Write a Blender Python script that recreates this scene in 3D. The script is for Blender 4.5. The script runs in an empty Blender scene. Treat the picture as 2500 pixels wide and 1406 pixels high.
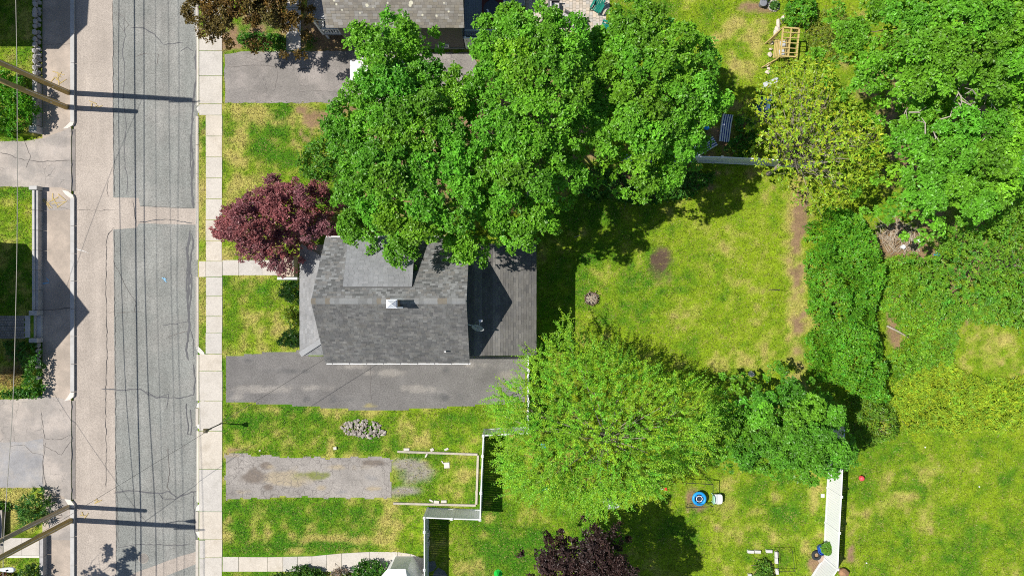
import bpy, bmesh, math, random
import numpy as np
from mathutils import Vector, Matrix
random.seed(7); rng = np.random.default_rng(7)
sc = bpy.context.scene
col = sc.collection
R = math.radians
# ---------------------------------------------------------------- camera, sky, sun, exposure
CX, CY, S, H = 1250.0, 703.0, 35.0, 45.0          # photo centre, pixels per metre on the ground, flying height
cd = bpy.data.cameras.new('camera'); cam = bpy.data.objects.new('camera', cd); col.objects.link(cam)
cam.location = (0, 0, H); cam.rotation_euler = (0, 0, 0)
cd.sensor_width = 36; cd.lens = 36 * H / (2500 / S); cd.clip_start = 0.5; cd.clip_end = 3000
sc.camera = cam
EL, AZ = R(54), R(-3.3)
sd = Vector((math.cos(EL) * math.cos(AZ), math.cos(EL) * math.sin(AZ), -math.sin(EL)))   # the way the light travels
world = bpy.data.worlds.new('World'); sc.world = world; world.use_nodes = True
wn = world.node_tree; wn.nodes.clear()
sky = wn.nodes.new('ShaderNodeTexSky'); sky.sky_type = 'NISHITA'; sky.sun_disc = False
sky.sun_elevation = EL; sky.sun_rotation = math.atan2(-sd.x, -sd.y); sky.air_density = 1.0; sky.dust_density = 0.6
bg = wn.nodes.new('ShaderNodeBackground'); bg.inputs[1].default_value = 0.075
wo = wn.nodes.new('ShaderNodeOutputWorld')
wn.links.new(sky.outputs[0], bg.inputs[0]); wn.links.new(bg.outputs[0], wo.inputs[0])
sl = bpy.data.lights.new('sun', 'SUN'); sl.energy = 4.8; sl.angle = R(0.5); sl.color = (1.0, 0.955, 0.88)
so = bpy.data.objects.new('sun', sl); col.objects.link(so)
so.rotation_euler = sd.to_track_quat('-Z', 'Y').to_euler(); so.location = (-40, 5, 60)
vs = sc.view_settings; vs.view_transform = 'Standard'; vs.look = 'None'; vs.gamma = 1; vs.exposure = 0.25
vs.use_curve_mapping = False
sc.render.engine = 'CYCLES'; sc.cycles.filter_width = 1.0
sc.cycles.max_bounces = 6; sc.cycles.diffuse_bounces = 3; sc.cycles.transmission_bounces = 4
sc.cycles.use_denoising = False

# ---------------------------------------------------------------- helpers
def X(px): return (px - CX) / S
def Y(py): return (CY - py) / S
def W(px, py, z=0.0):                              # the point at height z seen at that place of the photograph
    k = (H - z) / H
    return Vector((X(px) * k, Y(py) * k, z))
def poly_w(pts, z=0.0): return [(W(a, b, z).x, W(a, b, z).y) for a, b in pts]

_tab = np.random.default_rng(3).random((256, 256))
def vnoise(x, y, s, seed=0):
    x = np.asarray(x) / s + seed * 17.31; y = np.asarray(y) / s + seed * 9.77
    xi = np.floor(x).astype(int); yi = np.floor(y).astype(int)
    fx = x - xi; fy = y - yi
    fx = fx * fx * (3 - 2 * fx); fy = fy * fy * (3 - 2 * fy)
    a = _tab[xi % 256, yi % 256]; b = _tab[(xi + 1) % 256, yi % 256]
    c = _tab[xi % 256, (yi + 1) % 256]; d = _tab[(xi + 1) % 256, (yi + 1) % 256]
    return (a * (1 - fx) + b * fx) * (1 - fy) + (c * (1 - fx) + d * fx) * fy
def fbm(x, y, s, seed=0, o=3):
    t = 0; a = 1; w = 0
    for k in range(o):
        t = t + a * vnoise(x, y, s / 2 ** k, seed + k * 5); w += a; a *= .55
    return t / w
def inpoly(x, y, poly):
    x = np.asarray(x); y = np.asarray(y); r = np.zeros(x.shape, bool); n = len(poly)
    for i in range(n):
        x1, y1 = poly[i]; x2, y2 = poly[(i + 1) % n]
        if y1 == y2: continue
        c = ((y1 > y) != (y2 > y)) & (x < (x2 - x1) * (y - y1) / (y2 - y1) + x1)
        r ^= c
    return r
def edgedist(x, y, poly):
    x = np.asarray(x); y = np.asarray(y); d = np.full(x.shape, 1e9); n = len(poly)
    for i in range(n):
        x1, y1 = poly[i]; x2, y2 = poly[(i + 1) % n]
        dx, dy = x2 - x1, y2 - y1; L = dx * dx + dy * dy + 1e-9
        t = np.clip(((x - x1) * dx + (y - y1) * dy) / L, 0, 1)
        d = np.minimum(d, np.hypot(x - x1 - t * dx, y - y1 - t * dy))
    return d
def sstep(a, b, v): t = np.clip((v - a) / (b - a), 0, 1); return t * t * (3 - 2 * t)

# ---------------------------------------------------------------- materials
MATS = {}
def mat(name, c, rough=.85, var=.16, scale=1.2, fine=.12, fscale=22, bump=.15, spec=.3, attr=False, trans=0.0, metal=0.0,
        c2=None, c2s=.6, c2t=(.45, .65), spots=None, cracks=None, streak=None):
    if name in MATS: return MATS[name]
    m = bpy.data.materials.new(name); m.use_nodes = True; MATS[name] = m
    nt = m.node_tree; N = nt.nodes; L = nt.links
    b = N['Principled BSDF']; out = N['Material Output']
    b.inputs['Roughness'].default_value = rough; b.inputs['Metallic'].default_value = metal
    b.inputs['Specular IOR Level'].default_value = spec
    geo = N.new('ShaderNodeNewGeometry')
    if attr:
        a = N.new('ShaderNodeAttribute'); a.attribute_name = 'Col'; cur = a.outputs['Color']
    else:
        rgb = N.new('ShaderNodeRGB'); rgb.outputs[0].default_value = (*c, 1); cur = rgb.outputs[0]
    def noise(s, d=4, ro=.6):
        n = N.new('ShaderNodeTexNoise'); n.inputs['Scale'].default_value = s; n.inputs['Detail'].default_value = d
        n.inputs['Roughness'].default_value = ro; L.new(geo.outputs['Position'], n.inputs['Vector']); return n.outputs[0]
    def mapr(v, a, b_, c_, d):
        n = N.new('ShaderNodeMapRange'); n.inputs[1].default_value = a; n.inputs[2].default_value = b_
        n.inputs[3].default_value = c_; n.inputs[4].default_value = d; L.new(v, n.inputs[0]); return n.outputs[0]
    def mul(c_, v):
        n = N.new('ShaderNodeVectorMath'); n.operation = 'SCALE'; L.new(c_, n.inputs[0]); L.new(v, n.inputs['Scale']); return n.outputs[0]
    def mix(f, a_, b_):
        n = N.new('ShaderNodeMix'); n.data_type = 'RGBA'; L.new(f, n.inputs['Factor']); L.new(a_, n.inputs[6])
        if isinstance(b_, tuple): n.inputs[7].default_value = (*b_, 1)
        else: L.new(b_, n.inputs[7])
        return n.outputs[2]
    if c2: cur = mix(mapr(noise(c2s, 6, .65), c2t[0], c2t[1], 0, 1), cur, c2)
    if spots:                                     # (colour, scale, threshold)
        v = N.new('ShaderNodeTexVoronoi'); v.inputs['Scale'].default_value = spots[1]; L.new(geo.outputs['Position'], v.inputs['Vector'])
        g = N.new('ShaderNodeMath'); g.operation = 'MULTIPLY_ADD'; L.new(noise(spots[1] * .35, 3), g.inputs[0]); g.inputs[1].default_value = -spots[2] * 2.6; g.inputs[2].default_value = spots[2] * 1.75
        d = N.new('ShaderNodeMath'); d.operation = 'SUBTRACT'; L.new(g.outputs[0], d.inputs[0]); L.new(v.outputs[0], d.inputs[1])
        cur = mix(mapr(d.outputs[0], 0, .06, 0, 1), cur, spots[0])
    if cracks:                                    # (colour, scale, width)
        v = N.new('ShaderNodeTexVoronoi'); v.feature = 'DISTANCE_TO_EDGE'; v.inputs['Scale'].default_value = cracks[1]
        w = N.new('ShaderNodeVectorMath'); w.operation = 'MULTIPLY_ADD'; nn = N.new('ShaderNodeTexNoise'); nn.inputs['Scale'].default_value = 2.2
        L.new(geo.outputs['Position'], nn.inputs['Vector']); L.new(nn.outputs['Color'], w.inputs[0]); w.inputs[1].default_value = (.5, .5, 0); L.new(geo.outputs['Position'], w.inputs[2])
        L.new(w.outputs[0], v.inputs['Vector'])
        msk = N.new('ShaderNodeMath'); msk.operation = 'MULTIPLY'
        L.new(mapr(v.outputs[0], 0, cracks[2], .85, 0), msk.inputs[0]); L.new(mapr(noise(.55, 3), cracks[3], cracks[3] + .12, 0, 1), msk.inputs[1])
        cur = mix(msk.outputs[0], cur, cracks[0])
    if streak:                                    # long wear marks: (amount, scale across, scale along)
        mp = N.new('ShaderNodeMapping'); mp.inputs['Scale'].default_value = (streak[1], streak[2], 0); L.new(geo.outputs['Position'], mp.inputs['Vector'])
        sn = N.new('ShaderNodeTexNoise'); sn.inputs['Scale'].default_value = 1; sn.inputs['Detail'].default_value = 5; sn.inputs['Roughness'].default_value = .6; L.new(mp.outputs[0], sn.inputs['Vector'])
        cur = mul(cur, mapr(sn.outputs[0], .28, .72, 1 - streak[0], 1 + streak[0]))
    if var: cur = mul(cur, mapr(noise(scale, 5), .25, .75, 1 - var, 1 + var))
    fn = noise(fscale, 3, .7)
    if fine: cur = mul(cur, mapr(fn, .25, .75, 1 - fine, 1 + fine))
    L.new(cur, b.inputs['Base Color'])
    if bump:
        bn = N.new('ShaderNodeBump'); bn.inputs['Strength'].default_value = bump; bn.inputs['Distance'].default_value = .02
        L.new(fn, bn.inputs['Height']); L.new(bn.outputs[0], b.inputs['Normal'])
    if trans:
        t = N.new('ShaderNodeBsdfTranslucent'); L.new(cur, t.inputs[0]); ms = N.new('ShaderNodeMixShader'); ms.inputs[0].default_value = trans
        L.new(b.outputs[0], ms.inputs[1]); L.new(t.outputs[0], ms.inputs[2]); L.new(ms.outputs[0], out.inputs[0])
    return m
leafm = lambda: mat('leaf', (0, 0, 0), rough=.42, var=.1, scale=.8, fine=0, bump=0, spec=.4, attr=True, trans=.36)
bark = lambda: mat('bark', (.17, .135, .10), var=.3, scale=4, fine=.3, fscale=30, bump=.5)
bark_pale = lambda: mat('bark_pale', (.30, .26, .21), var=.25, scale=4, fine=.25, fscale=30, bump=.4)

# ---------------------------------------------------------------- mesh building
ORG = {}
def props(o, label=None, cat=None, group=None, kind=None):
    if label: o['label'] = label
    if cat: o['category'] = cat
    if group: o['group'] = group
    if kind: o['kind'] = kind
    return o
def thing(name, label, cat, loc=(0, 0, 0), group=None):
    o = bpy.data.objects.new(name, None); col.objects.link(o); o.location = loc; o.empty_display_size = .3
    ORG[o.name] = Vector(loc); return props(o, label, cat, group)
def link(name, me, parent=None, m=None, label=None, cat=None, group=None, kind=None, org=None):
    o = bpy.data.objects.new(name, me); col.objects.link(o)
    if m: me.materials.append(m)
    if parent is not None: o.parent = parent; ORG[o.name] = ORG[parent.name]
    else: ORG[o.name] = org or Vector(); o.location = ORG[o.name]
    return props(o, label, cat, group, kind)
def npmesh(name, V, F, C, parent, m, **k):
    """verts (n,3), faces (m,3|4), per-vertex colour or None; world coordinates"""
    V = np.asarray(V, np.float32)
    if parent is not None: org = ORG[parent.name]
    else: org = Vector((float(V[:, 0].mean()), float(V[:, 1].mean()), float(V[:, 2].min())))
    V = V - np.array(org, np.float32)
    F = np.asarray(F, np.int32); n = F.shape[1]
    me = bpy.data.meshes.new(name)
    me.vertices.add(len(V)); me.vertices.foreach_set('co', V.ravel())
    me.loops.add(F.size); me.loops.foreach_set('vertex_index', F.ravel())
    me.polygons.add(len(F)); me.polygons.foreach_set('loop_start', np.arange(0, F.size, n, dtype=np.int32))
    me.polygons.foreach_set('loop_total', np.full(len(F), n, np.int32))
    if C is not None:
        a = me.color_attributes.new('Col', 'FLOAT_COLOR', 'POINT')
        a.data.foreach_set('color', np.concatenate([C, np.ones((len(C), 1))], 1).astype(np.float32).ravel())
    me.update(calc_edges=True); me.validate(); me.shade_flat()
    return link(name, me, parent, m, org=org, **k)
class MB:
    def __init__(s): s.v = []; s.f = []; s.c = []; s.col = None
    def add(s, vs, fs):
        b = len(s.v); s.v += [tuple(v) for v in vs]; s.f += [tuple(i + b for i in f) for f in fs]; s.c += [s.col or (1, 1, 1)] * len(vs); return s
    def box(s, c, d, rz=0, tilt=None, taper=1.0):
        x, y, z = d[0] / 2, d[1] / 2, d[2] / 2; t = taper
        P = [(-x, -y, -z), (x, -y, -z), (x, y, -z), (-x, y, -z), (-x * t, -y * t, z), (x * t, -y * t, z), (x * t, y * t, z), (-x * t, y * t, z)]
        M = Matrix.Rotation(rz, 4, 'Z')
        if tilt: M = M @ Matrix.Rotation(tilt[0], 4, tilt[1])
        return s.add([M @ Vector(p) + Vector(c) for p in P], [(0, 3, 2, 1), (4, 5, 6, 7), (0, 1, 5, 4), (1, 2, 6, 5), (2, 3, 7, 6), (3, 0, 4, 7)])
    def span(s, a, b): return s.box(((a[0] + b[0]) / 2, (a[1] + b[1]) / 2, (a[2] + b[2]) / 2), (abs(b[0] - a[0]), abs(b[1] - a[1]), abs(b[2] - a[2])))
    def bar(s, a, b, w, h):                       # a beam from a to b
        a = Vector(a); b = Vector(b); d = (b - a).normalized(); up = Vector((0, 0, 1)) if abs(d.z) < .95 else Vector((1, 0, 0))
        sx = d.cross(up).normalized() * w / 2; sy = sx.cross(d).normalized() * h / 2
        P = [a - sx - sy, a + sx - sy, a + sx + sy, a - sx + sy, b - sx - sy, b + sx - sy, b + sx + sy, b - sx + sy]
        return s.add(P, [(3, 2, 1, 0), (4, 5, 6, 7), (0, 1, 5, 4), (1, 2, 6, 5), (2, 3, 7, 6), (3, 0, 4, 7)])
    def prism(s, pts, z0, z1):
        n = len(pts); a = sum(pts[i][0] * pts[(i + 1) % n][1] - pts[(i + 1) % n][0] * pts[i][1] for i in range(n))
        if a < 0: pts = pts[::-1]
        return s.add([(x, y, z0) for x, y in pts] + [(x, y, z1) for x, y in pts],
                     [tuple(range(n - 1, -1, -1)), tuple(range(n, 2 * n))] + [(i, (i + 1) % n, n + (i + 1) % n, n + i) for i in range(n)])
    def sheet(s, pts, z):
        n = len(pts); a = sum(pts[i][0] * pts[(i + 1) % n][1] - pts[(i + 1) % n][0] * pts[i][1] for i in range(n))
        if a < 0: pts = pts[::-1]
        return s.add([(x, y, z) for x, y in pts], [tuple(range(n))])
    def tube(s, path, rad, n=6, cap=True):
        path = [Vector(p) for p in path]; m = len(path)
        if not hasattr(rad, '__len__'): rad = [rad] * m
        vs = []
        for i, p in enumerate(path):
            d = (path[min(i + 1, m - 1)] - path[max(i - 1, 0)]).normalized()
            u = d.cross(Vector((0, 0, 1))) if abs(d.z) < .9 else d.cross(Vector((0, 1, 0)))
            u.normalize(); w = d.cross(u)
            vs += [p + (u * math.cos(2 * math.pi * k / n) + w * math.sin(2 * math.pi * k / n)) * rad[i] for k in range(n)]
        fs = [(i * n + k, i * n + (k + 1) % n, (i + 1) * n + (k + 1) % n, (i + 1) * n + k) for i in range(m - 1) for k in range(n)]
        if cap: fs += [tuple(range(n - 1, -1, -1)), tuple(range((m - 1) * n, m * n))]
        return s.add(vs, fs)
    def lathe(s, c, prof, n=16):                  # prof: (r, z) from bottom to top
        c = Vector(c); vs = []
        for r, z in prof: vs += [c + Vector((r * math.cos(2 * math.pi * k / n), r * math.sin(2 * math.pi * k / n), z)) for k in range(n)]
        m = len(prof)
        fs = [(i * n + k, i * n + (k + 1) % n, (i + 1) * n + (k + 1) % n, (i + 1) * n + k) for i in range(m - 1) for k in range(n)]
        return s.add(vs, fs + [tuple(range(n - 1, -1, -1)), tuple(range((m - 1) * n, m * n))])
    def ring(s, c, r0, r1, z0, z1, n=20):
        c = Vector(c); vs = []
        for r, z in ((r0, z0), (r1, z0), (r1, z1), (r0, z1)): vs += [c + Vector((r * math.cos(2 * math.pi * k / n), r * math.sin(2 * math.pi * k / n), z)) for k in range(n)]
        return s.add(vs, [(i * n + k, i * n + (k + 1) % n, ((i + 1) % 4) * n + (k + 1) % n, ((i + 1) % 4) * n + k) for i in range(4) for k in range(n)])
    def torus(s, c, r, t, n=20, m=8, sz=1.0):
        c = Vector(c); vs = []
        for i in range(n):
            a = 2 * math.pi * i / n
            for j in range(m):
                b = 2 * math.pi * j / m; q = r + t * math.cos(b)
                vs.append(c + Vector((q * math.cos(a), q * math.sin(a), t * sz * math.sin(b))))
        return s.add(vs, [(i * m + j, ((i + 1) % n) * m + j, ((i + 1) % n) * m + (j + 1) % m, i * m + (j + 1) % m) for i in range(n) for j in range(m)])
    def rock(s, c, d, seed, n=2):
        bm = bmesh.new(); bmesh.ops.create_icosphere(bm, subdivisions=n, radius=1)
        rr = random.Random(seed); k = [Vector((rr.gauss(0, 1), rr.gauss(0, 1), rr.gauss(0, 1))).normalized() for _ in range(7)]
        vs = []
        for v in bm.verts:
            q = 1.0
            for e in k: q = min(q, .72 / max(v.co.dot(e), .3) if v.co.dot(e) > .55 else 9)
            p = v.co * min(q, 1.05); vs.append((p.x * d[0] + c[0], p.y * d[1] + c[1], p.z * d[2] + c[2]))
        bm.verts.ensure_lookup_table(); fs = [tuple(v.index for v in f.verts) for f in bm.faces]; bm.free()
        return s.add(vs, fs)
    def build(s, name, m, parent=None, smooth=False, local=False, bevel=0, **k):
        if parent is not None: org = Vector() if local else ORG[parent.name]
        elif local: org = Vector()
        else:
            xs = [v[0] for v in s.v]; ys = [v[1] for v in s.v]
            org = Vector(((min(xs) + max(xs)) / 2, (min(ys) + max(ys)) / 2, min(v[2] for v in s.v)))
        me = bpy.data.meshes.new(name)
        me.from_pydata([(v[0] - org.x, v[1] - org.y, v[2] - org.z) for v in s.v], [], s.f)
        if s.col is not None:
            a = me.color_attributes.new('Col', 'FLOAT_COLOR', 'POINT')
            a.data.foreach_set('color', np.array([(*c, 1) for c in s.c], np.float32).ravel())
        if bevel:
            bm = bmesh.new(); bm.from_mesh(me)
            bmesh.ops.bevel(bm, geom=[e for e in bm.edges if e.calc_face_angle(0) > .5], offset=bevel, segments=1, affect='EDGES'); bm.to_mesh(me); bm.free()
        if smooth:
            for p in me.polygons: p.use_smooth = True
        me.update()
        o = link(name, me, parent, m, org=org, **k)
        if local and parent is not None: o.parent = parent
        return o
def copy_tree(o, parent=None):
    c = o.copy(); col.objects.link(c)
    if parent is not None: c.parent = parent
    ORG[c.name] = ORG.get(o.name, Vector())
    for ch in [k for k in bpy.data.objects if k.parent == o]: copy_tree(ch, c)
    return c

# ---------------------------------------------------------------- foliage
def nrm(a): return a / (np.linalg.norm(a, axis=1, keepdims=True) + 1e-9)
def leaf_arrays(P, D, Nn, L, Wd, C, fold=.18):
    """leaves: base P, direction D, normal Nn, length, width, colour -> verts, tris, colours"""
    n = len(P); Sd = nrm(np.cross(D, Nn)); L = L[:, None]; Wd = Wd[:, None]
    b = P; t = P + D * L - Nn * L * .12; m = P + D * L * .45
    l = m - Sd * Wd * .5 + Nn * Wd * fold; r = m + Sd * Wd * .5 + Nn * Wd * fold
    V = np.stack([b, r, t, l], 1).reshape(-1, 3)
    i = np.arange(n)[:, None] * 4
    F = np.concatenate([i + np.array([[0, 1, 2]]), i + np.array([[0, 2, 3]])], 0)
    return V, F, np.repeat(C, 4, 0)
def vary(base, n, g, amt=.22, hue=.10):
    base = np.array(base); k = 1 + amt * g.normal(size=(n, 1)); h = hue * g.normal(size=(n, 1))
    c = base * np.clip(k, .45, 1.7); c[:, :1] *= 1 + h * 1.5; c[:, 2:] *= 1 - h
    return np.clip(c, .004, .95)
def dirs(n, g, zmin=-.3):
    z = g.uniform(zmin, 1, n); a = g.uniform(0, 2 * np.pi, n); r = np.sqrt(1 - z * z)
    return np.stack([r * np.cos(a), r * np.sin(a), z], 1)
def rosettes(P, A, k, size, colr, g, spread=(50, 105), wr=.72, ccol=None, amt=.2):
    """k leaves splayed round every axis A at P"""
    n = len(P); P = np.repeat(P, k, 0); A = np.repeat(A, k, 0); N = n * k
    rnd = g.normal(size=(N, 3)); Q = nrm(rnd - A * (rnd * A).sum(1, keepdims=True))
    t = np.radians(g.uniform(*spread, N))[:, None]
    D = A * np.cos(t) + Q * np.sin(t); Nn = A * np.sin(t) - Q * np.cos(t)
    Nn = nrm(Nn + .25 * g.normal(size=(N, 3)))
    L = size * g.uniform(.7, 1.3, N)
    C = vary(colr, N, g, amt) if ccol is None else np.repeat(ccol, k, 0) * np.clip(1 + amt * g.normal(size=(N, 1)), .5, 1.6)
    return leaf_arrays(P + D * .02 + .03 * g.normal(size=(N, 3)), D, Nn, L, L * wr, C)
def crown_rosette(clumps, rad, per, k, size, colr, g, jitter=1.0, zs=.8, **kw):
    n = len(clumps); d = dirs(n * per, g)
    r = np.repeat(rad, per)[:, None]
    P = np.repeat(clumps, per, 0) + d * r * g.uniform(.62, 1.03, (n * per, 1)) * np.array([1, 1, zs])
    A = nrm(d * .65 + np.array([0, 0, .6]) + .25 * g.normal(size=(n * per, 3)))
    cc = np.repeat(vary(colr, n, g, .10, .08), per, 0) * np.clip(1 + .1 * g.normal(size=(n * per, 1)), .6, 1.4)
    return rosettes(P, A, k, size, colr, g, ccol=cc, **kw)
def crown_sprays(P, D, Ls, m, size, colr, g, droop=.18, wr=.55, amt=.18):
    """feathery sprays: leaves set along both sides of a twig"""
    n = len(P); N = n * m
    s = np.tile(np.linspace(.08, 1, m), n)[:, None]; L = np.repeat(Ls, m)[:, None]
    P2 = np.repeat(P, m, 0); D2 = np.repeat(D, m, 0)
    up = np.array([[0, 0, 1.]]); sd_ = nrm(np.cross(D2, up)); sgn = np.tile(np.where(np.arange(m) % 2, 1, -1), n)[:, None]
    Q = P2 + D2 * s * L - up * droop * (s * L) ** 2 + .035 * g.normal(size=(N, 3))
    LD = nrm(D2 * .75 + sd_ * sgn * .75 + .35 * g.normal(size=(N, 3)) - up * .1)
    Nn = nrm(up + .5 * g.normal(size=(N, 3)) + .25 * D2); Nn = nrm(Nn - LD * (Nn * LD).sum(1, keepdims=True))
    l = size * g.uniform(.7, 1.25, N) * (1.1 - .45 * s[:, 0])
    cc = np.repeat(vary(colr, n, g, .14, .1), m, 0) * np.clip(1 + amt * g.normal(size=(N, 1)), .5, 1.6)
    return leaf_arrays(Q, LD, Nn, l, l * wr, cc)
def cat3(parts):
    V, F, C = [], [], []; b = 0
    for v, f, c in parts: V.append(v); F.append(f + b); C.append(c); b += len(v)
    return np.concatenate(V), np.concatenate(F), np.concatenate(C)
def scatter(poly, spacing, g, tries=30):
    xs = [p[0] for p in poly]; ys = [p[1] for p in poly]
    A = (max(xs) - min(xs)) * (max(ys) - min(ys)); n = int(A / spacing ** 2 * tries / 3)
    x = g.uniform(min(xs), max(xs), n); y = g.uniform(min(ys), max(ys), n); k = inpoly(x, y, poly)
    x = x[k]; y = y[k]; cell = {}; out = []
    for a, b in zip(x, y):
        i, j = int(a // spacing), int(b // spacing); ok = True
        for di in (-1, 0, 1):
            for dj in (-1, 0, 1):
                for q in cell.get((i + di, j + dj), ()):
                    if (q[0] - a) ** 2 + (q[1] - b) ** 2 < spacing ** 2: ok = False
        if ok: cell.setdefault((i, j), []).append((a, b)); out.append((a, b))
    return np.array(out)
def dome_pts(poly, spacing, zb, zt, Rr, g, seed, lump=.9, inset=.35):
    p = scatter(poly, spacing, g); d = edgedist(p[:, 0], p[:, 1], poly)
    p = p[d > inset * spacing]; d = d[d > inset * spacing]
    q = np.clip(d / Rr, 0, 1); dome = np.sqrt(1 - (1 - q) ** 2)
    z = zb + (zt - zb) * dome + lump * 2 * (fbm(p[:, 0], p[:, 1], 3.2, seed, 2) - .5) * np.clip(q * 2, .2, 1)
    return np.concatenate([p, z[:, None]], 1)
def wood(t, base, top, tgt, r0, g, m, nlimb=26, name='branches'):
    """tapered trunk and curved limbs reaching for the clumps"""
    base = Vector(base); top = Vector(top)
    mid = base.lerp(top, .5) + Vector((g.normal() * .15, g.normal() * .15, 0))
    tr = MB(); tr.tube([base + Vector((0, 0, -.05)), base + Vector((0, 0, .35)), mid, top], [r0 * 1.35, r0, r0 * .75, r0 * .4], 10)
    tr.build('trunk', m, t, smooth=True)
    b = MB(); idx = g.permutation(len(tgt))[:nlimb]
    for i in idx:
        e = Vector(tgt[i]); f = g.uniform(.3, .95); s = base.lerp(top, f); hd = (e - s)
        c1 = s + hd * .35 + Vector((0, 0, abs(hd.length) * .12)); c2 = s + hd * .7 + Vector((g.normal() * .25, g.normal() * .25, .1 * hd.length))
        rr = r0 * (.42 - .25 * f)
        b.tube([s, c1, c2, e], [rr, rr * .7, rr * .4, rr * .15], 5)
        for q in range(2):
            p = c1.lerp(e, g.uniform(.2, .8)); w = p + Vector((g.normal(), g.normal(), .5 * abs(g.normal()))) * .7
            b.tube([p, p.lerp(w, .5) + Vector((0, 0, .08)), w], [rr * .3, rr * .2, rr * .08], 4)
    b.build(name, m, t, smooth=True, kind='stuff')
# ================================================================ the ground
def pw(pts): return poly_w(pts)
HOUSE_FOOT = [(745, 612), (1300, 612), (1300, 860), (745, 860)]
DRIVE_TOP = [(548, 133), (600, 126), (860, 125), (1150, 130), (1172, 165), (1160, 205), (1110, 250), (860, 252), (549, 252)]
DRIVE_MAIN = [(549, 868), (600, 862), (660, 857), (733, 853), (760, 868), (1288, 868), (1286, 985), (1180, 989), (1100, 996), (1030, 1000), (940, 1004), (860, 1002), (790, 997), (700, 991), (640, 987), (549, 984)]
DRIVE_OLD = [(547, 1107), (580, 1105), (640, 1110), (720, 1114), (800, 1115), (880, 1113), (930, 1112), (962, 1120), (960, 1150), (957, 1180), (958, 1217), (900, 1220), (830, 1217), (760, 1216), (690, 1215), (620, 1219), (550, 1222)]
DRIVE_L1 = [(-80, 345), (60, 345), (108, 338), (150, 322), (174, 312), (174, 466), (150, 458), (100, 458), (-80, 455)]
DRIVE_L2 = [(-80, 975), (40, 974), (105, 966), (150, 972), (174, 980), (174, 1222), (108, 1190), (-80, 1190)]
PATIO = [(1282, -20), (1488, -20), (1486, 20), (1478, 62), (1478, 80), (1282, 80)]
PATH_TOP = [(698, -40), (735, -40), (735, 124), (699, 124)]
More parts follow.
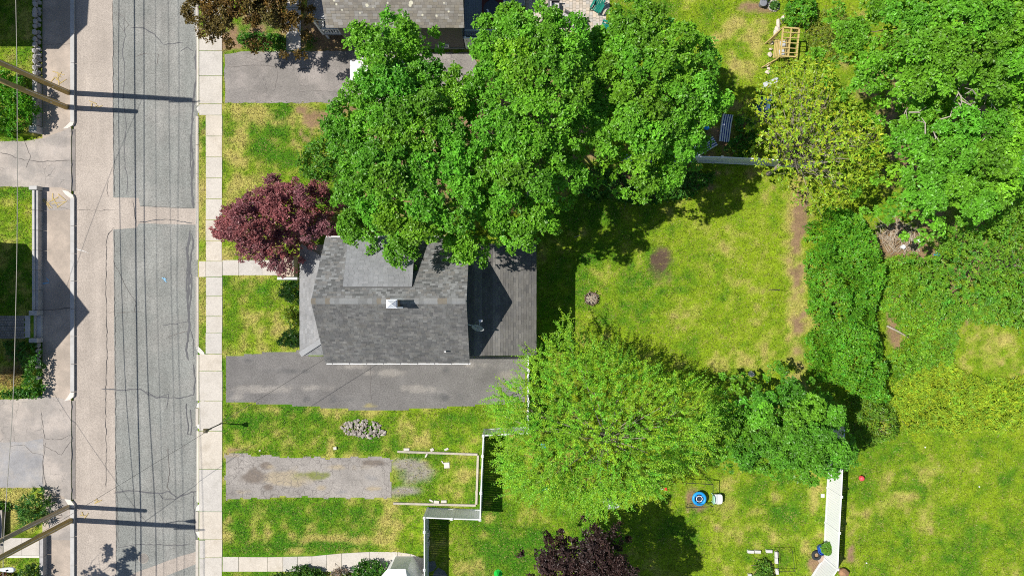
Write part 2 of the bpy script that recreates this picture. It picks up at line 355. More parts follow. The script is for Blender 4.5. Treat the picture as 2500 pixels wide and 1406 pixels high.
DIRTY = [
    # (px, py, rx, ry, amount, kind)  kinds: d dirt, s straw, g lush green, y yellow
    (1611, 636, 31, 38, 1.5, 'b'), (1606, 605, 20, 20, .6, 'd'), (1600, 590, 22, 22, .6, 's'), (1575, 610, 18, 40, .5, 's'), (1625, 690, 40, 14, .5, 's'),
    (1952, 560, 24, 70, .6, 'd'), (1945, 640, 24, 80, .7, 'd'), (1948, 760, 22, 100, .62, 'd'), (1952, 880, 26, 70, .6, 'd'), (1965, 500, 26, 50, .66, 'd'), (1948, 700, 26, 260, 1.25, 's'), (1720, 620, 60, 50, .4, 's'), (1850, 620, 50, 60, .4, 'y'), (1770, 840, 70, 40, .4, 'y'), (1500, 640, 60, 40, .3, 's'),
    (1935, 600, 30, 200, .35, 's'), (1830, 800, 90, 80, .45, 'y'), (1800, 720, 60, 60, .4, 's'), (1840, 880, 60, 40, .65, 's'), (1700, 560, 110, 50, .3, 'y'),
    (1350, 700, 60, 90, .9, 'g'), (1450, 560, 90, 60, .6, 'g'), (1560, 780, 100, 60, .25, 'g'),
    (770, 282, 60, 20, .62, 'd'), (745, 335, 26, 26, .66, 'd'), (740, 300, 60, 40, .5, 's'), (640, 290, 90, 26, .6, 's'), (575, 340, 40, 80, .4, 's'), (660, 330, 40, 60, .9, 'g'), (690, 385, 40, 30, .8, 'g'), (560, 450, 20, 60, .3, 's'), (620, 440, 60, 30, .4, 's'),
    (570, 760, 22, 70, .35, 'g'), (630, 800, 40, 40, .35, 's'), (640, 700, 60, 30, .4, 'g'), (600, 840, 50, 12, .5, 'y'),
    (720, 1000, 120, 10, .6, 's'), (850, 1010, 80, 10, .6, 's'), (620, 1030, 60, 22, .8, 'g'), (700, 1085, 90, 18, .4, 's'), (900, 1090, 90, 16, .6, 'g'), (960, 1050, 60, 30, .5, 'g'), (1050, 1065, 70, 25, .5, 's'), (1130, 1020, 40, 16, .7, 'g'),
    (590, 1100, 36, 7, 1.0, 'd'), (880, 1045, 62, 24, .9, 'd'),
    (1020, 1160, 66, 30, 1.0, 'k'), (990, 1200, 50, 12, 1.2, 'k'), (990, 1132, 40, 12, 1.1, 'k'), (975, 1200, 24, 10, .8, 'd'), (1130, 1160, 20, 40, .5, 's'), (1080, 1200, 60, 18, .3, 's'), (1040, 1110, 60, 10, .5, 'g'),
    (660, 1245, 110, 18, .6, 'g'), (800, 1280, 90, 24, .25, 'g'), (800, 1315, 60, 10, 1.1, 's'), (890, 1318, 60, 10, .7, 's'), (950, 1270, 70, 26, .4, 's'), (560, 1290, 16, 50, .5, 's'), (700, 1330, 120, 10, .6, 'g'), (880, 1335, 90, 10, .6, 'g'),
    (1195, 1262, 14, 16, 1.1, 's'), (1160, 1390, 40, 40, .9, 's'), (1140, 1300, 60, 40, .5, 'g'), (1230, 1330, 90, 40, .6, 'g'), (1480, 1300, 220, 50, .6, 'g'),
    (1692, 1215, 26, 38, 1.4, 'd'), (1715, 1240, 26, 22, .9, 'd'), (1770, 1200, 22, 50, 1.0, 's'), (1750, 1250, 30, 22, .5, 's'), (1850, 1200, 90, 50, .5, 'g'), (1900, 1240, 60, 60, .4, 'g'),
    (1990, 1210, 14, 60, .9, 's'), (1970, 1340, 30, 40, 1.0, 's'), (1860, 1310, 70, 24, .4, 's'), (1990, 1370, 34, 30, 1.3, 'd'), (1760, 1370, 40, 30, .4, 's'), (1870, 1385, 30, 30, .8, 'd'),
    (2078, 1345, 14, 50, .8, 'd'), (2090, 1290, 18, 50, .5, 's'), (2200, 1220, 160, 100, .35, 's'), (2350, 1330, 140, 60, .45, 'g'), (2300, 1130, 90, 40, .3, 's'), (2440, 1180, 50, 60, .4, 'g'), (2120, 1110, 40, 40, .4, 'g'),
    (2420, 850, 100, 66, .75, 's'), (2480, 900, 60, 30, .6, 's'), (2390, 850, 30, 30, .3, 'g'),
    (2190, 590, 70, 50, 1.3, 'd'), (2180, 820, 20, 40, 1.2, 'd'), (2170, 740, 16, 50, 1.0, 'd'), (2350, 640, 150, 100, .8, 'd'), (2330, 760, 80, 40, .8, 'd'),
    (1790, 70, 50, 40, .9, 's'), (1850, 90, 26, 46, .8, 's'), (1740, 120, 20, 40, .6, 's'), (1850, 20, 70, 26, 1.2, 'd'), (1800, 170, 60, 20, .5, 's'), (1820, 260, 50, 30, .5, 'd'), (1720, 40, 40, 30, .4, 'g'), (1880, 130, 20, 60, .5, 'g'),
    (1760, 340, 120, 60, .9, 'd'), (1600, 440, 200, 50, .9, 'd'), (1000, 350, 220, 220, 1.2, 'd'), (1350, 250, 150, 200, 1.0, 'd'), (1150, 170, 40, 30, 1.3, 'd'), (2300, 300, 220, 200, 1.3, 'd'),
    (480, 60, 20, 50, .9, 'd'), (560, 95, 30, 30, 1.2, 'd'), (640, 60, 70, 70, 1.1, 'd'), (800, 80, 66, 60, 1.5, 'd'), (494, 460, 12, 200, .45, 's'), (494, 770, 12, 100, .4, 's'), (494, 310, 12, 30, .6, 'd'),
    (50, 520, 60, 40, .5, 'y'), (40, 470, 50, 12, .5, 'g'), (45, 700, 60, 90, .5, 'g'), (40, 920, 40, 30, 1.1, 's'), (60, 955, 60, 16, .7, 'g'), (40, 1240, 60, 50, 1.2, 's'), (60, 1370, 60, 26, .4, 's'), (50, 880, 60, 40, .8, 'd'), (40, 250, 60, 90, .6, 'd'), (40, 80, 60, 80, .4, 'g'),
]
GREEN = np.array((.058, .175, .008)); YGREEN = np.array((.212, .305, .012)); STRAW = np.array((.42, .355, .11)); DIRT = np.array((.235, .155, .09))
def lawn(x, y):
    """colour of the turf and how bare it is at world points"""
    px = x * S + CX; py = CY - y * S
    acc = {k: np.zeros_like(x) for k in 'dsgykb'}
    wob = 1 + .9 * (fbm(x, y, 1.1, 11) - .5)
    for a, b, rx, ry, am, k in DIRTY:
        acc[k] += am * np.exp(-(((px - a) / rx) ** 2 + ((py - b) / ry) ** 2) * wob)
    n1 = fbm(x, y, 5.0, 1); n2 = fbm(x, y, 1.5, 2, 4); n3 = fbm(x, y, .55, 3, 3)
    back = sstep(1300, 1500, px)
    t = sstep(.28, .66, n1 * .30 + n2 * .34 + n3 * .36 + .05 * back + acc['y'] * .2 + acc['s'] * .10 - acc['g'] * .17)
    c = GREEN + (YGREEN - GREEN) * t[:, None]
    s = sstep(.50, .80, n2 * .45 + n3 * .55 + acc['s'] * .28 - acc['g'] * .12 - .04 * back + .05 * (px < 1050) - .05 * (px > 2060)) * .85
    c = c + (STRAW - c) * s[:, None]
    bb = sstep(.40, .95, acc['b'] + (n3 - .5) * 1.5)
    kk = sstep(.35, 1.0, acc['k'] + (n2 - .5) * .9 + (n3 - .5) * .6); c = c + (np.array((.27, .245, .205)) - c) * kk[:, None]
    d = sstep(.45, .95, acc['d'] * .95 + (n2 - .5) * .8 + (n3 - .5) * 1.3)
    c = c + (DIRT * (0.75 + .5 * n3[:, None]) - c) * d[:, None]
    c = c + (np.array((.105, .072, .05)) * (.6 + .8 * n3[:, None]) - c) * bb[:, None]
    return np.clip(c, .005, .9), np.maximum(np.maximum(d, kk * .75), bb), s
def ground_z(x, y):
    px = x * S + CX; py = CY - y * S
    z = np.zeros_like(x)
    up = (px < 93) & ((py < 331) | ((py > 461) & (py < 968)))
    z = np.where(up, .42, z); z = np.where((px < 109) & (py > 1304), .36, z)
    return np.where((px > 176) & (px < 480.5), -.16, z)
def axis(lo, hi, step, extra, far):
    a = list(np.arange(lo, hi + step / 2, step)); a = [q for q in a if min(abs(q - e) for e in extra) > .045] + extra
    return np.array(sorted(a + [s_ * f for f in far for s_ in (-1, 1)]))
gx = axis(-39, 39, .25, [X(p) for p in (90, 96, 106, 112, 172, 176.5, 480, 484)], [45, 60, 90, 150, 300, 700])
gy = axis(-23, 23, .25, [Y(p) for p in (330, 335, 457, 462, 966, 972, 1301, 1307)], [28, 40, 60, 100, 200, 500, 900])
GX, GY = np.meshgrid(gx, gy); gxf, gyf = GX.ravel(), GY.ravel()
gc, gd, gs = lawn(gxf, gyf)
nx, ny = len(gx), len(gy); ii = (np.arange(ny - 1)[:, None] * nx + np.arange(nx - 1)[None, :]).ravel()
GF = np.stack([ii, ii + 1, ii + nx + 1, ii + nx], 1)
ground_mat = mat('turf', (0, 0, 0), rough=.95, var=.22, scale=2.2, fine=.5, fscale=11, bump=.6, spec=.1, attr=True, c2=(.30, .30, .06), c2s=4.5, c2t=(.56, .76))
npmesh('ground', np.stack([gxf, gyf, ground_z(gxf, gyf)], 1), GF, gc, None, ground_mat, kind='structure')

# ---------------------------------------------------------------- grass blades standing on it
NOGRASS = [pw(p) for p in (HOUSE_FOOT, DRIVE_TOP, DRIVE_MAIN, DRIVE_OLD, DRIVE_L1, DRIVE_L2, PATIO, PATH_TOP,
    [(95, -60), (486, -60), (486, 1480), (95, 1480)], [(503, -60), (544, -60), (544, 1480), (503, 1480)],
    [(484, 88), (545, 88), (545, 283), (484, 283)], [(484, 864), (545, 864), (545, 1480), (484, 1480)], [(540, 635), (740, 635), (740, 674), (540, 674)], [(484, 635), (545, 635), (545, 676), (484, 676)],
    [(543, 1357), (900, 1345), (1036, 1358), (1036, 1400), (543, 1396)], [(780, -60), (1300, -60), (1300, 122), (850, 122)],
    [(0, 768), (100, 768), (100, 826), (0, 826)], [(15, 1305), (112, 1305), (112, 1352), (15, 1352)])]
n = 400000
tx = rng.uniform(-37.5, 37.5, n); ty = rng.uniform(-21.8, 21.8, n); keep = np.ones(n, bool)
for p in NOGRASS: keep &= ~inpoly(tx, ty, p)
tx, ty = tx[keep], ty[keep]; tc, td, ts = lawn(tx, ty)
keep = rng.random(len(tx)) > td * 1.05; tx, ty, tc, ts = tx[keep], ty[keep], tc[keep], ts[keep]
n = len(tx); k = 2
P = np.repeat(np.stack([tx, ty, ground_z(tx, ty) - .005], 1), k, 0); N_ = n * k
P[:, :2] += rng.normal(size=(N_, 2)) * .03
az = rng.uniform(0, 2 * np.pi, N_); ln = rng.uniform(.05, .13, N_) * (1 + .5 * np.repeat(fbm(tx, ty, 2, 31) - .4, k)); wd = rng.uniform(.02, .04, N_)
dd = np.stack([np.cos(az), np.sin(az), np.zeros(N_)], 1); sdv = np.stack([-np.sin(az), np.cos(az), np.zeros(N_)], 1)
hh = rng.uniform(.03, .075, N_)[:, None]
V = np.stack([P - sdv * wd[:, None], P + sdv * wd[:, None], P + dd * ln[:, None] + np.array([0, 0, 1]) * hh], 1).reshape(-1, 3)
bc = np.repeat(tc * (.62 + .76 * fbm(tx, ty, .3, 77, 2))[:, None], k, 0) * np.clip(1.04 + .3 * rng.normal(size=(N_, 1)), .4, 1.8)
str_ = rng.random(N_) < np.repeat(.05 + .22 * sstep(.45, .75, fbm(tx, ty, .6, 81, 2)), k); bc[str_] = bc[str_] * .35 + STRAW * .65
pale = rng.random(N_) < .02; bc[pale] = bc[pale] * .5 + np.array((.27, .27, .13))
npmesh('grass', V, np.arange(N_ * 3).reshape(-1, 3), np.repeat(np.clip(bc, 0, .9), 3, 0), None,
       mat('grass_blade', (0, 0, 0), rough=.7, var=0, fine=0, bump=0, spec=.2, attr=True, trans=.2), kind='stuff',
       label='short patchy green and straw coloured lawn grass around the houses', cat='grass')

# ================================================================ road and paving
asph_grey = mat('asphalt_grey', (.222, .228, .212), var=.14, scale=.5, fine=.5, fscale=14, bump=.35, streak=(.16, 1.3, .10), c2=(.275, .27, .25), c2s=.35, c2t=(.45, .7))
asph_pink = mat('asphalt_pink', (.375, .325, .28), var=.13, scale=.45, fine=.34, fscale=14, bump=.3, streak=(.13, 1.2, .08), c2=(.425, .37, .32), c2s=.3, c2t=(.4, .7))
asph_walk = mat('asphalt_walk', (.36, .305, .255), var=.14, scale=.5, fine=.22, fscale=24, bump=.3, c2=(.45, .375, .31), c2s=.5, c2t=(.42, .6))
asph_top = mat('asphalt_top', (.225, .207, .192), var=.2, scale=.6, fine=.36, fscale=14, bump=.35, c2=(.31, .28, .26), c2s=.4, c2t=(.45, .6), cracks=((.12, .11, .11), 1.1, .022, .5))
asph_left = mat('asphalt_left', (.315, .285, .26), var=.18, scale=.6, fine=.25, fscale=22, bump=.35, c2=(.42, .37, .33), c2s=.5, c2t=(.45, .6), cracks=((.14, .13, .12), .9, .02, .5))
concrete = mat('concrete', (.52, .475, .415), var=.07, scale=.8, fine=.10, fscale=30, bump=.2, c2=(.46, .415, .36), c2s=1.1, c2t=(.5, .75))
concrete_p = mat('concrete_pale', (.66, .62, .56), var=.06, scale=.8, fine=.08, fscale=30, bump=.2)
granite = mat('granite', (.47, .46, .445), var=.16, scale=2, fine=.14, fscale=60, bump=.25)
granite_d = mat('granite_dark', (.40, .385, .375), var=.2, scale=2.5, fine=.2, fscale=30, bump=.5)
tar = mat('tar', (.12, .12, .125), var=.15, fine=.2, bump=.1)
crackm = mat('crack', (.15, .135, .125), var=.2, fine=.2, bump=0)
def wavy(pts, amp=.03, step=.35, z=0, seed=0):
    """a ragged edge through photo points"""
    out = []; n = len(pts); g = random.Random(seed)
    for i in range(n):
        a = W(*pts[i]); b = W(*pts[(i + 1) % n]); m = max(1, int((b - a).length / step))
        for j in range(m):
            p = a.lerp(b, j / m); out.append((p.x + g.uniform(-amp, amp) * (j > 0), p.y + g.uniform(-amp, amp) * (j > 0)))
    return out
ZR = -.12
road = MB().sheet(pw([(174, -700), (482, -700), (482, 2100), (174, 2100)]), ZR - .006).build('road', asph_pink, kind='structure')
MB().sheet(wavy([(271, -700), (482, -700), (482, 504), (470, 509), (340, 504), (336, 483), (274, 482)], .012, .5), ZR).build('resurfaced_lane', asph_grey, road)
MB().sheet(wavy([(274, 560), (331, 556), (337, 545), (482, 549), (482, 1346), (440, 1358), (330, 1398), (300, 1412), (281, 1412)], .012, .5), ZR).build('resurfaced_lane', asph_grey, road)
MB().sheet(wavy([(480, 1376), (482, 2100), (284, 2100), (283, 1425), (400, 1408)], .012, .5), ZR).build('resurfaced_lane', asph_grey, road)
def ribbon(pts, w, z, m, parent, name='crack', jit=.04, step=.22, seed=0, taper=True):
    g = random.Random(seed * 13 + 5); path = []
    for i in range(len(pts) - 1):
        a = W(*pts[i]); b = W(*pts[i + 1]); q = max(1, int((b - a).length / step))
        path += [a.lerp(b, j / q) + Vector((g.uniform(-jit, jit), g.uniform(-jit, jit), 0)) * (1 if j else 0) for j in range(q)]
    path.append(W(*pts[-1])); mb = MB(); n = len(path); L = []
    for i, p in enumerate(path):
        d = (path[min(i + 1, n - 1)] - path[max(i - 1, 0)]).normalized(); k = w * .5 * g.uniform(.55, 1.3) * (1 if not taper or 0 < i < n - 1 else .3)
        sx = Vector((-d.y, d.x, 0)) * k; L += [(p.x + sx.x, p.y + sx.y, z), (p.x - sx.x, p.y - sx.y, z)]
    mb.add(L, [(2 * i + 1, 2 * i + 3, 2 * i + 2, 2 * i) for i in range(n - 1)])
    return mb.build(name, m, parent)
zc = ZR + .004
for i, (pts, w) in enumerate([
    ([(315, 68), (345, 67), (375, 82), (395, 107), (445, 104)], .07), ([(325, 138), (350, 130), (385, 132), (380, 160)], .04),
    ([(300, 40), (303, 90), (296, 120), (302, 170), (298, 240), (305, 300), (300, 380), (309, 440), (308, 480)], .05), ([(285, 30), (300, 40), (312, 60), (300, 75), (290, 60), (285, 30)], .03),
    ([(480, 115), (474, 140), (478, 190), (470, 240), (468, 290), (464, 340), (470, 400), (465, 450), (470, 508)], .14),
    ([(466, 310), (462, 380), (467, 470)], .06), ([(438, 125), (455, 114), (472, 125)], .07),
    ([(462, 560), (455, 620), (460, 680), (456, 740), (460, 800), (452, 855), (458, 880)], .16), ([(465, 570), (470, 590), (462, 640), (466, 700), (459, 760)], .10), ([(452, 600), (456, 640), (453, 700), (458, 780)], .09), ([(461, 800), (470, 830), (470, 870)], .06),
    ([(394, 793), (420, 792), (455, 786)], .06), ([(405, 825), (430, 815), (458, 808)], .04), ([(276, 640), (300, 690), (330, 740), (325, 763), (290, 762)], .02),
    ([(245, 950), (300, 953), (340, 950), (360, 965), (390, 970), (440, 972), (470, 965), (475, 930), (470, 890)], .08), ([(355, 955), (380, 973), (410, 962), (405, 1000)], .05),
    ([(275, 1204), (310, 1198), (350, 1202), (385, 1205), (410, 1200), (430, 1215), (450, 1208), (480, 1198)], .09), ([(385, 1205), (395, 1218), (425, 1220), (445, 1206)], .06), ([(408, 1090), (412, 1150), (405, 1190), (415, 1200)], .04),
    ([(285, 1338), (320, 1331), (380, 1330), (440, 1332), (460, 1330)], .06), ([(285, 1206), (284, 1240), (287, 1335)], .02),
    ([(453, 985), (453, 1010), (458, 1040), (455, 1060), (463, 1062), (466, 1040), (462, 1000)], .07), ([(470, 1200), (472, 1260), (476, 1330), (486, 1360), (478, 1400)], .06),
    ([(275, 555), (262, 570), (257, 590), (256, 700), (257, 760), (259, 860), (256, 930), (255, 1000), (257, 1100), (256, 1190)], .03), ([(258, 762), (300, 764), (345, 760)], .02),
    ([(180, 512), (230, 513), (280, 512)], .02), ([(320, 488), (325, 510), (330, 545)], .03), ([(262, 440), (258, 465), (262, 480)], .025), ([(335, 543), (400, 535), (470, 545)], .05),
    ([(340, 503), (400, 505), (474, 508)], .03), ([(272, 0), (274, 300), (276, 480)], .025), ([(276, 560), (279, 900), (282, 1410)], .025)]):
    ribbon(pts, w, zc + .0006 * i, tar if w > .045 else crackm, road, seed=i)
ribbon([(182, 595), (184, 608), (200, 612), (214, 618)], .05, zc, mat('white_paint', (.7, .7, .68), fine=.2), road, name='paint_mark', seed=71)
yel = mat('yellow_paint', (.46, .35, .15), fine=.4); blu = mat('blue_paint', (.25, .48, .68), fine=.3)
def mark(cx, cy, r, m, z, parent, n=5, seed=0):
    g = random.Random(seed); mb = MB()
    for i in range(n):
        a = W(cx + g.uniform(-r, r), cy + g.uniform(-r, r) * .6); d = Vector((g.uniform(-1, 1), g.uniform(-1, 1), 0)).normalized() * r / S * g.uniform(.4, .9)
        s_ = Vector((-d.y, d.x, 0)).normalized() * .035
        mb.add([(p.x, p.y, z + i * .0004) for p in (a - d - s_, a - d + s_, a + d + s_ * .6, a + d - s_ * .6)], [(3, 2, 1, 0)])
    mb.build('paint_mark', m, parent)
for a in [(230, 255, 12, yel, 4), (232, 1224, 8, yel, 4), (202, 1255, 9, yel, 3), (402, 681, 9, blu, 4)]: mark(a[0], a[1], a[2], a[3], zc + .02, road, a[4], int(a[0] + a[1]))
# left footway, a sheet flush with the driveways
sw_left = MB().sheet(pw([(104, -700), (174, -700), (174, 2100), (104, 2100)]), .012).build('asphalt_footway', asph_walk, kind='structure')
for p, nm, mm in ((DRIVE_L1, 'driveway', asph_left), (DRIVE_L2, 'driveway', asph_left)): MB().sheet(wavy(p, .03, seed=5), .018).build(nm, mm, kind='structure')
MB().sheet(wavy([(-80, 1080), (60, 1078), (106, 1070), (106, 1188), (-80, 1188)], .03, seed=8), .023).build('driveway_patch', mat('asphalt_bluish', (.29, .285, .29), var=.2, scale=.7, fine=.25, c2=(.38, .35, .32), c2s=.6), kind='structure')
MB().sheet(wavy([(112, 492), (172, 488), (172, 512), (112, 514)], .02, seed=9), .017).build('footway_patch', asph_left, sw_left)
MB().sheet(wavy([(120, 1218), (172, 1216), (172, 1318), (120, 1316)], .02, seed=9), .017).build('footway_patch', asph_left, sw_left)
for i, (pts, w) in enumerate([([(104, 758), (140, 755), (178, 750)], .06), ([(0, 372), (60, 392), (100, 395), (176, 392)], .05), ([(110, 495), (172, 513)], .02), ([(105, 1085), (150, 1110), (170, 1080), (176, 1075)], .03), ([(20, 1090), (60, 1085), (80, 1105), (105, 1110), (105, 1180)], .03), ([(100, 1000), (110, 1070), (150, 1072), (175, 1060)], .03), ([(60, 345), (75, 380), (65, 410)], .03), ([(112, 1185), (105, 1130), (112, 1080)], .03), ([(104, 110), (172, 108)], .02)]):
    ribbon(pts, w, .026 + .0005 * i, crackm, sw_left, seed=40 + i)
for a in [(138, 190, 18, yel, 7), (135, 494, 22, yel, 9), (120, 687, 10, blu, 3)]: mark(a[0], a[1], a[2], a[3], .032, sw_left, a[4], int(a[0] + a[1]))
# kerbs: single stones, rounded ends at the driveways
def kerb(name, label_parts, x0, x1, runs, ends, m, top=.025):
    k = thing(name, None, None, W(x0, 700)); k['kind'] = 'structure'
    for y0, y1 in runs:
        n_ = max(1, round((y1 - y0) / 72)); e = [y0 + (y1 - y0) * i / n_ for i in range(n_ + 1)]
        for a, b in zip(e, e[1:]):
            p, q = W(x0, a + .35), W(x1, b - .35); MB().span((p.x, p.y, -.3), (q.x, q.y, top + random.uniform(-.004, .004))).build('kerb_stone', m, k)
    for pts in ends: MB().prism(pw(pts), -.25, top + .004).build('kerb_end', concrete_p, k)
    return k
kl = kerb('left_kerb', '', 172, 181, [(-420, 298), (484, 956), (1240, 1800)],
     [[(172, 298), (181, 298), (178, 306), (166, 314), (154, 315), (166, 304)], [(152, 464), (166, 467), (178, 476), (181, 484), (172, 484), (160, 475)],
      [(172, 957), (181, 957), (180, 968), (170, 976), (158, 978), (166, 968)], [(158, 1217), (172, 1219), (181, 1230), (181, 1239), (172, 1239), (164, 1227)]], granite)
for y0, y1 in ((315, 466), (978, 1219)):
    a, b = W(171, y0), W(181, y1); MB().add([(a.x, a.y, .02), (b.x, a.y, ZR + .01), (b.x, b.y, ZR + .01), (a.x, b.y, .02)], [(0, 3, 2, 1)]).build('dropped_kerb', asph_left, kl)
kerb('right_kerb', '', 478, 485, [(-420, 90), (284, 635), (676, 846), (996, 1040), (1248, 1296), (1316, 1800)],
     [[(480, 265), (486, 258), (494, 254), (500, 258), (492, 270), (485, 277)], [(479, 847), (485, 846), (497, 858), (500, 864), (492, 866), (482, 858)],
      [(480, 994), (482, 985), (492, 978), (499, 978), (497, 985), (487, 996)], [(480, 1036), (487, 1035), (503, 1048), (499, 1052), (490, 1050), (482, 1043)],
      [(478, 1246), (480, 1236), (492, 1224), (496, 1226), (492, 1237), (485, 1247)], [(478, 1297), (486, 1296), (498, 1311), (494, 1316), (484, 1310)]], concrete)
for y0, y1 in ((90, 258), (866, 978), (1052, 1226)):
    a, b = W(486, y0), W(478, y1); MB().add([(b.x, a.y, ZR + .01), (a.x, a.y, .03), (a.x, b.y, .03), (b.x, b.y, ZR + .01)], [(0, 3, 2, 1)]).build('dropped_kerb', concrete, road)
# right footway: every slab its own piece
slab_t = mat('slab', (.53, .49, .435), var=.08, scale=.6, fine=.18, fscale=14, bump=.2, c2=(.45, .41, .355), c2s=.9, c2t=(.5, .75))
slab_u = mat('slab_warm', (.55, .495, .42), var=.09, scale=.7, fine=.18, fscale=14, bump=.2, c2=(.47, .415, .34), c2s=1.2, c2t=(.5, .7))
slab_v = mat('slab_grey', (.50, .47, .43), var=.09, scale=.7, fine=.18, fscale=14, bump=.2, c2=(.42, .395, .355), c2s=1.2, c2t=(.5, .7))
SL = [slab_t, slab_u, slab_v, slab_t]
walk = thing('sidewalk', None, None, W(523, 700)); walk['kind'] = 'structure'
js = [-520, -450, -380, -310, -240, -170, -105, -40, 12, 50, 92, 125, 186, 254, 282, 333, 384, 435, 486, 537, 588, 638, 676, 723, 772, 812, 864, 905, 978, 1052, 1145, 1248, 1316, 1360, 1410, 1480, 1550, 1620, 1700]
for a, b in zip(js, js[1:]):
    wide = (92 <= a < 282) or (a == 638) or (864 <= a < 1316)
    x0 = 487 if wide else (501 if a >= 1316 else 503); x1 = 542.5 + random.uniform(-.8, .8)
    if a == 638 or not wide or True:
        p, q = W(x0 + random.uniform(-.5, .5), a + .5), W(x1, b - .5)
        if a == 638: p = W(503, a + .5)
        MB().span((p.x, p.y, -.08), (q.x, q.y, .028 + random.uniform(0, .012))).build('slab', random.choice(SL), walk, bevel=.008)
p, q = W(486, 638), W(502.4, 676); MB().span((p.x, p.y, -.08), (q.x, q.y, .034)).build('slab', slab_u, walk)
for a, b in ((1318, 1362), (1363, 1420), (1421, 1500)):
    p, q = W(487, a), W(500.4, b); MB().span((p.x, p.y, -.08), (q.x, q.y, .03)).build('slab', slab_v, walk)
fw = thing('front_walk', None, None, W(600, 654)); fw['kind'] = 'structure'
for a, b in ((543.6, 583), (583.6, 640), (640.6, 686)):
    p, q = W(a, 635), W(b, 672); MB().span((p.x, p.y, -.06), (q.x, q.y, .03)).build('slab', random.choice(SL), fw, bevel=.008)
lw = thing('lower_walk', None, None, W(780, 1372)); lw['kind'] = 'structure'
jx = [543.6, 583, 653, 691, 727, 762, 798, 834, 903, 971, 1003, 1034]; topy = lambda x: np.interp(x, [543, 650, 760, 830, 900, 960, 1000, 1035], [1358, 1359, 1357, 1350, 1346, 1345, 1350, 1363])
for a, b in zip(jx, jx[1:]):
    MB().prism(pw([(a + .4, topy(a)), (b - .4, topy(b)), (b - .4, 1394 if b < 900 else 1400), (a + .4, 1394 if a < 900 else 1400)]), -.06, .03 + random.uniform(0, .01)).build('slab', random.choice(SL), lw, bevel=.008)
tp = thing('entry_path', None, None, W(716, 40)); tp['kind'] = 'structure'
for a, b in zip([-160, -100, -40, 20, 75], [-101, -41, 19, 74, 124]):
    p, q = W(699, a), W(735, b); MB().span((p.x, p.y, -.06), (q.x, q.y, .03)).build('slab', slab_v, tp, bevel=.008)
# driveways
d1 = MB().sheet(wavy(DRIVE_TOP, .05, seed=1), .012).build('driveway', asph_top, kind='structure')
def paved_grid(name, poly, z, m, base, fields, res=.14, ragged=.10, seed=1, big=.25):
    """paving whose worn, sandy and weedy areas are colours of the surface; its edge crumbles"""
    P = pw(poly); xs = [p[0] for p in P]; ys = [p[1] for p in P]; ax = np.arange(min(xs) - .2, max(xs) + .2, res); ay = np.arange(min(ys) - .2, max(ys) + .2, res)
    A, B = np.meshgrid(ax, ay); x, y = A.ravel(), B.ravel(); px_, py_ = x * S + CX, CY - y * S
    ins = np.where(inpoly(x, y, P), 1, -1) * edgedist(x, y, P); ok = ins > ragged * 2 * (fbm(x, y, .5, seed, 3) - .5) + ragged * .1
    c = np.array(base)[None, :] * (1 + big * 2 * (fbm(x, y, 1.8, seed + 1, 4) - .5))[:, None]
    for a_, b_, rx, ry, am, cl in fields:
        w_ = am * np.exp(-(((px_ - a_) / rx) ** 2 + ((py_ - b_) / ry) ** 2)); w_ = sstep(.3, .75, w_ + .9 * (fbm(x, y, .6, seed + 7, 3) - .5) * np.clip(w_ * 3, 0, 1)); c = c + (np.array(cl) - c) * (w_ * .9)[:, None]
    nx_, ny_ = len(ax), len(ay); i_ = (np.arange(ny_ - 1)[:, None] * nx_ + np.arange(nx_ - 1)[None, :]).ravel(); F = np.stack([i_, i_ + 1, i_ + nx_ + 1, i_ + nx_], 1); F = F[ok[F].all(1)]
    used = np.unique(F); mp = np.zeros(len(x), int); mp[used] = np.arange(len(used))
    return npmesh(name, np.stack([x, y, np.full_like(x, z)], 1)[used], mp[F], np.clip(c, .01, .9)[used], None, m, kind='structure')
LT, MUD, SAND, WEED, DK = (.275, .255, .232), (.165, .135, .11), (.36, .30, .21), (.17, .19, .05), (.10, .10, .10)
d2 = paved_grid('driveway', DRIVE_MAIN, .012, mat('asphalt_drive', (0, 0, 0), attr=True, var=.12, scale=1.2, fine=.42, fscale=14, bump=.35), (.165, .157, .150), [
    (640, 950, 80, 14, .8, LT), (760, 945, 70, 12, .65, LT), (950, 910, 60, 10, .9, LT), (1010, 950, 70, 12, .8, LT), (860, 895, 60, 8, .6, LT), (620, 880, 50, 8, .5, DK), (1180, 890, 60, 12, .7, LT), (1240, 930, 40, 30, .7, (.27, .245, .21)), (580, 970, 40, 10, .6, LT), (1100, 970, 90, 14, .5, DK), (800, 975, 120, 12, .5, DK), (1090, 905, 30, 10, .5, DK), (900, 990, 30, 6, .6, (.30, .26, .12)), (700, 905, 90, 10, .5, DK)], seed=2, ragged=.05)
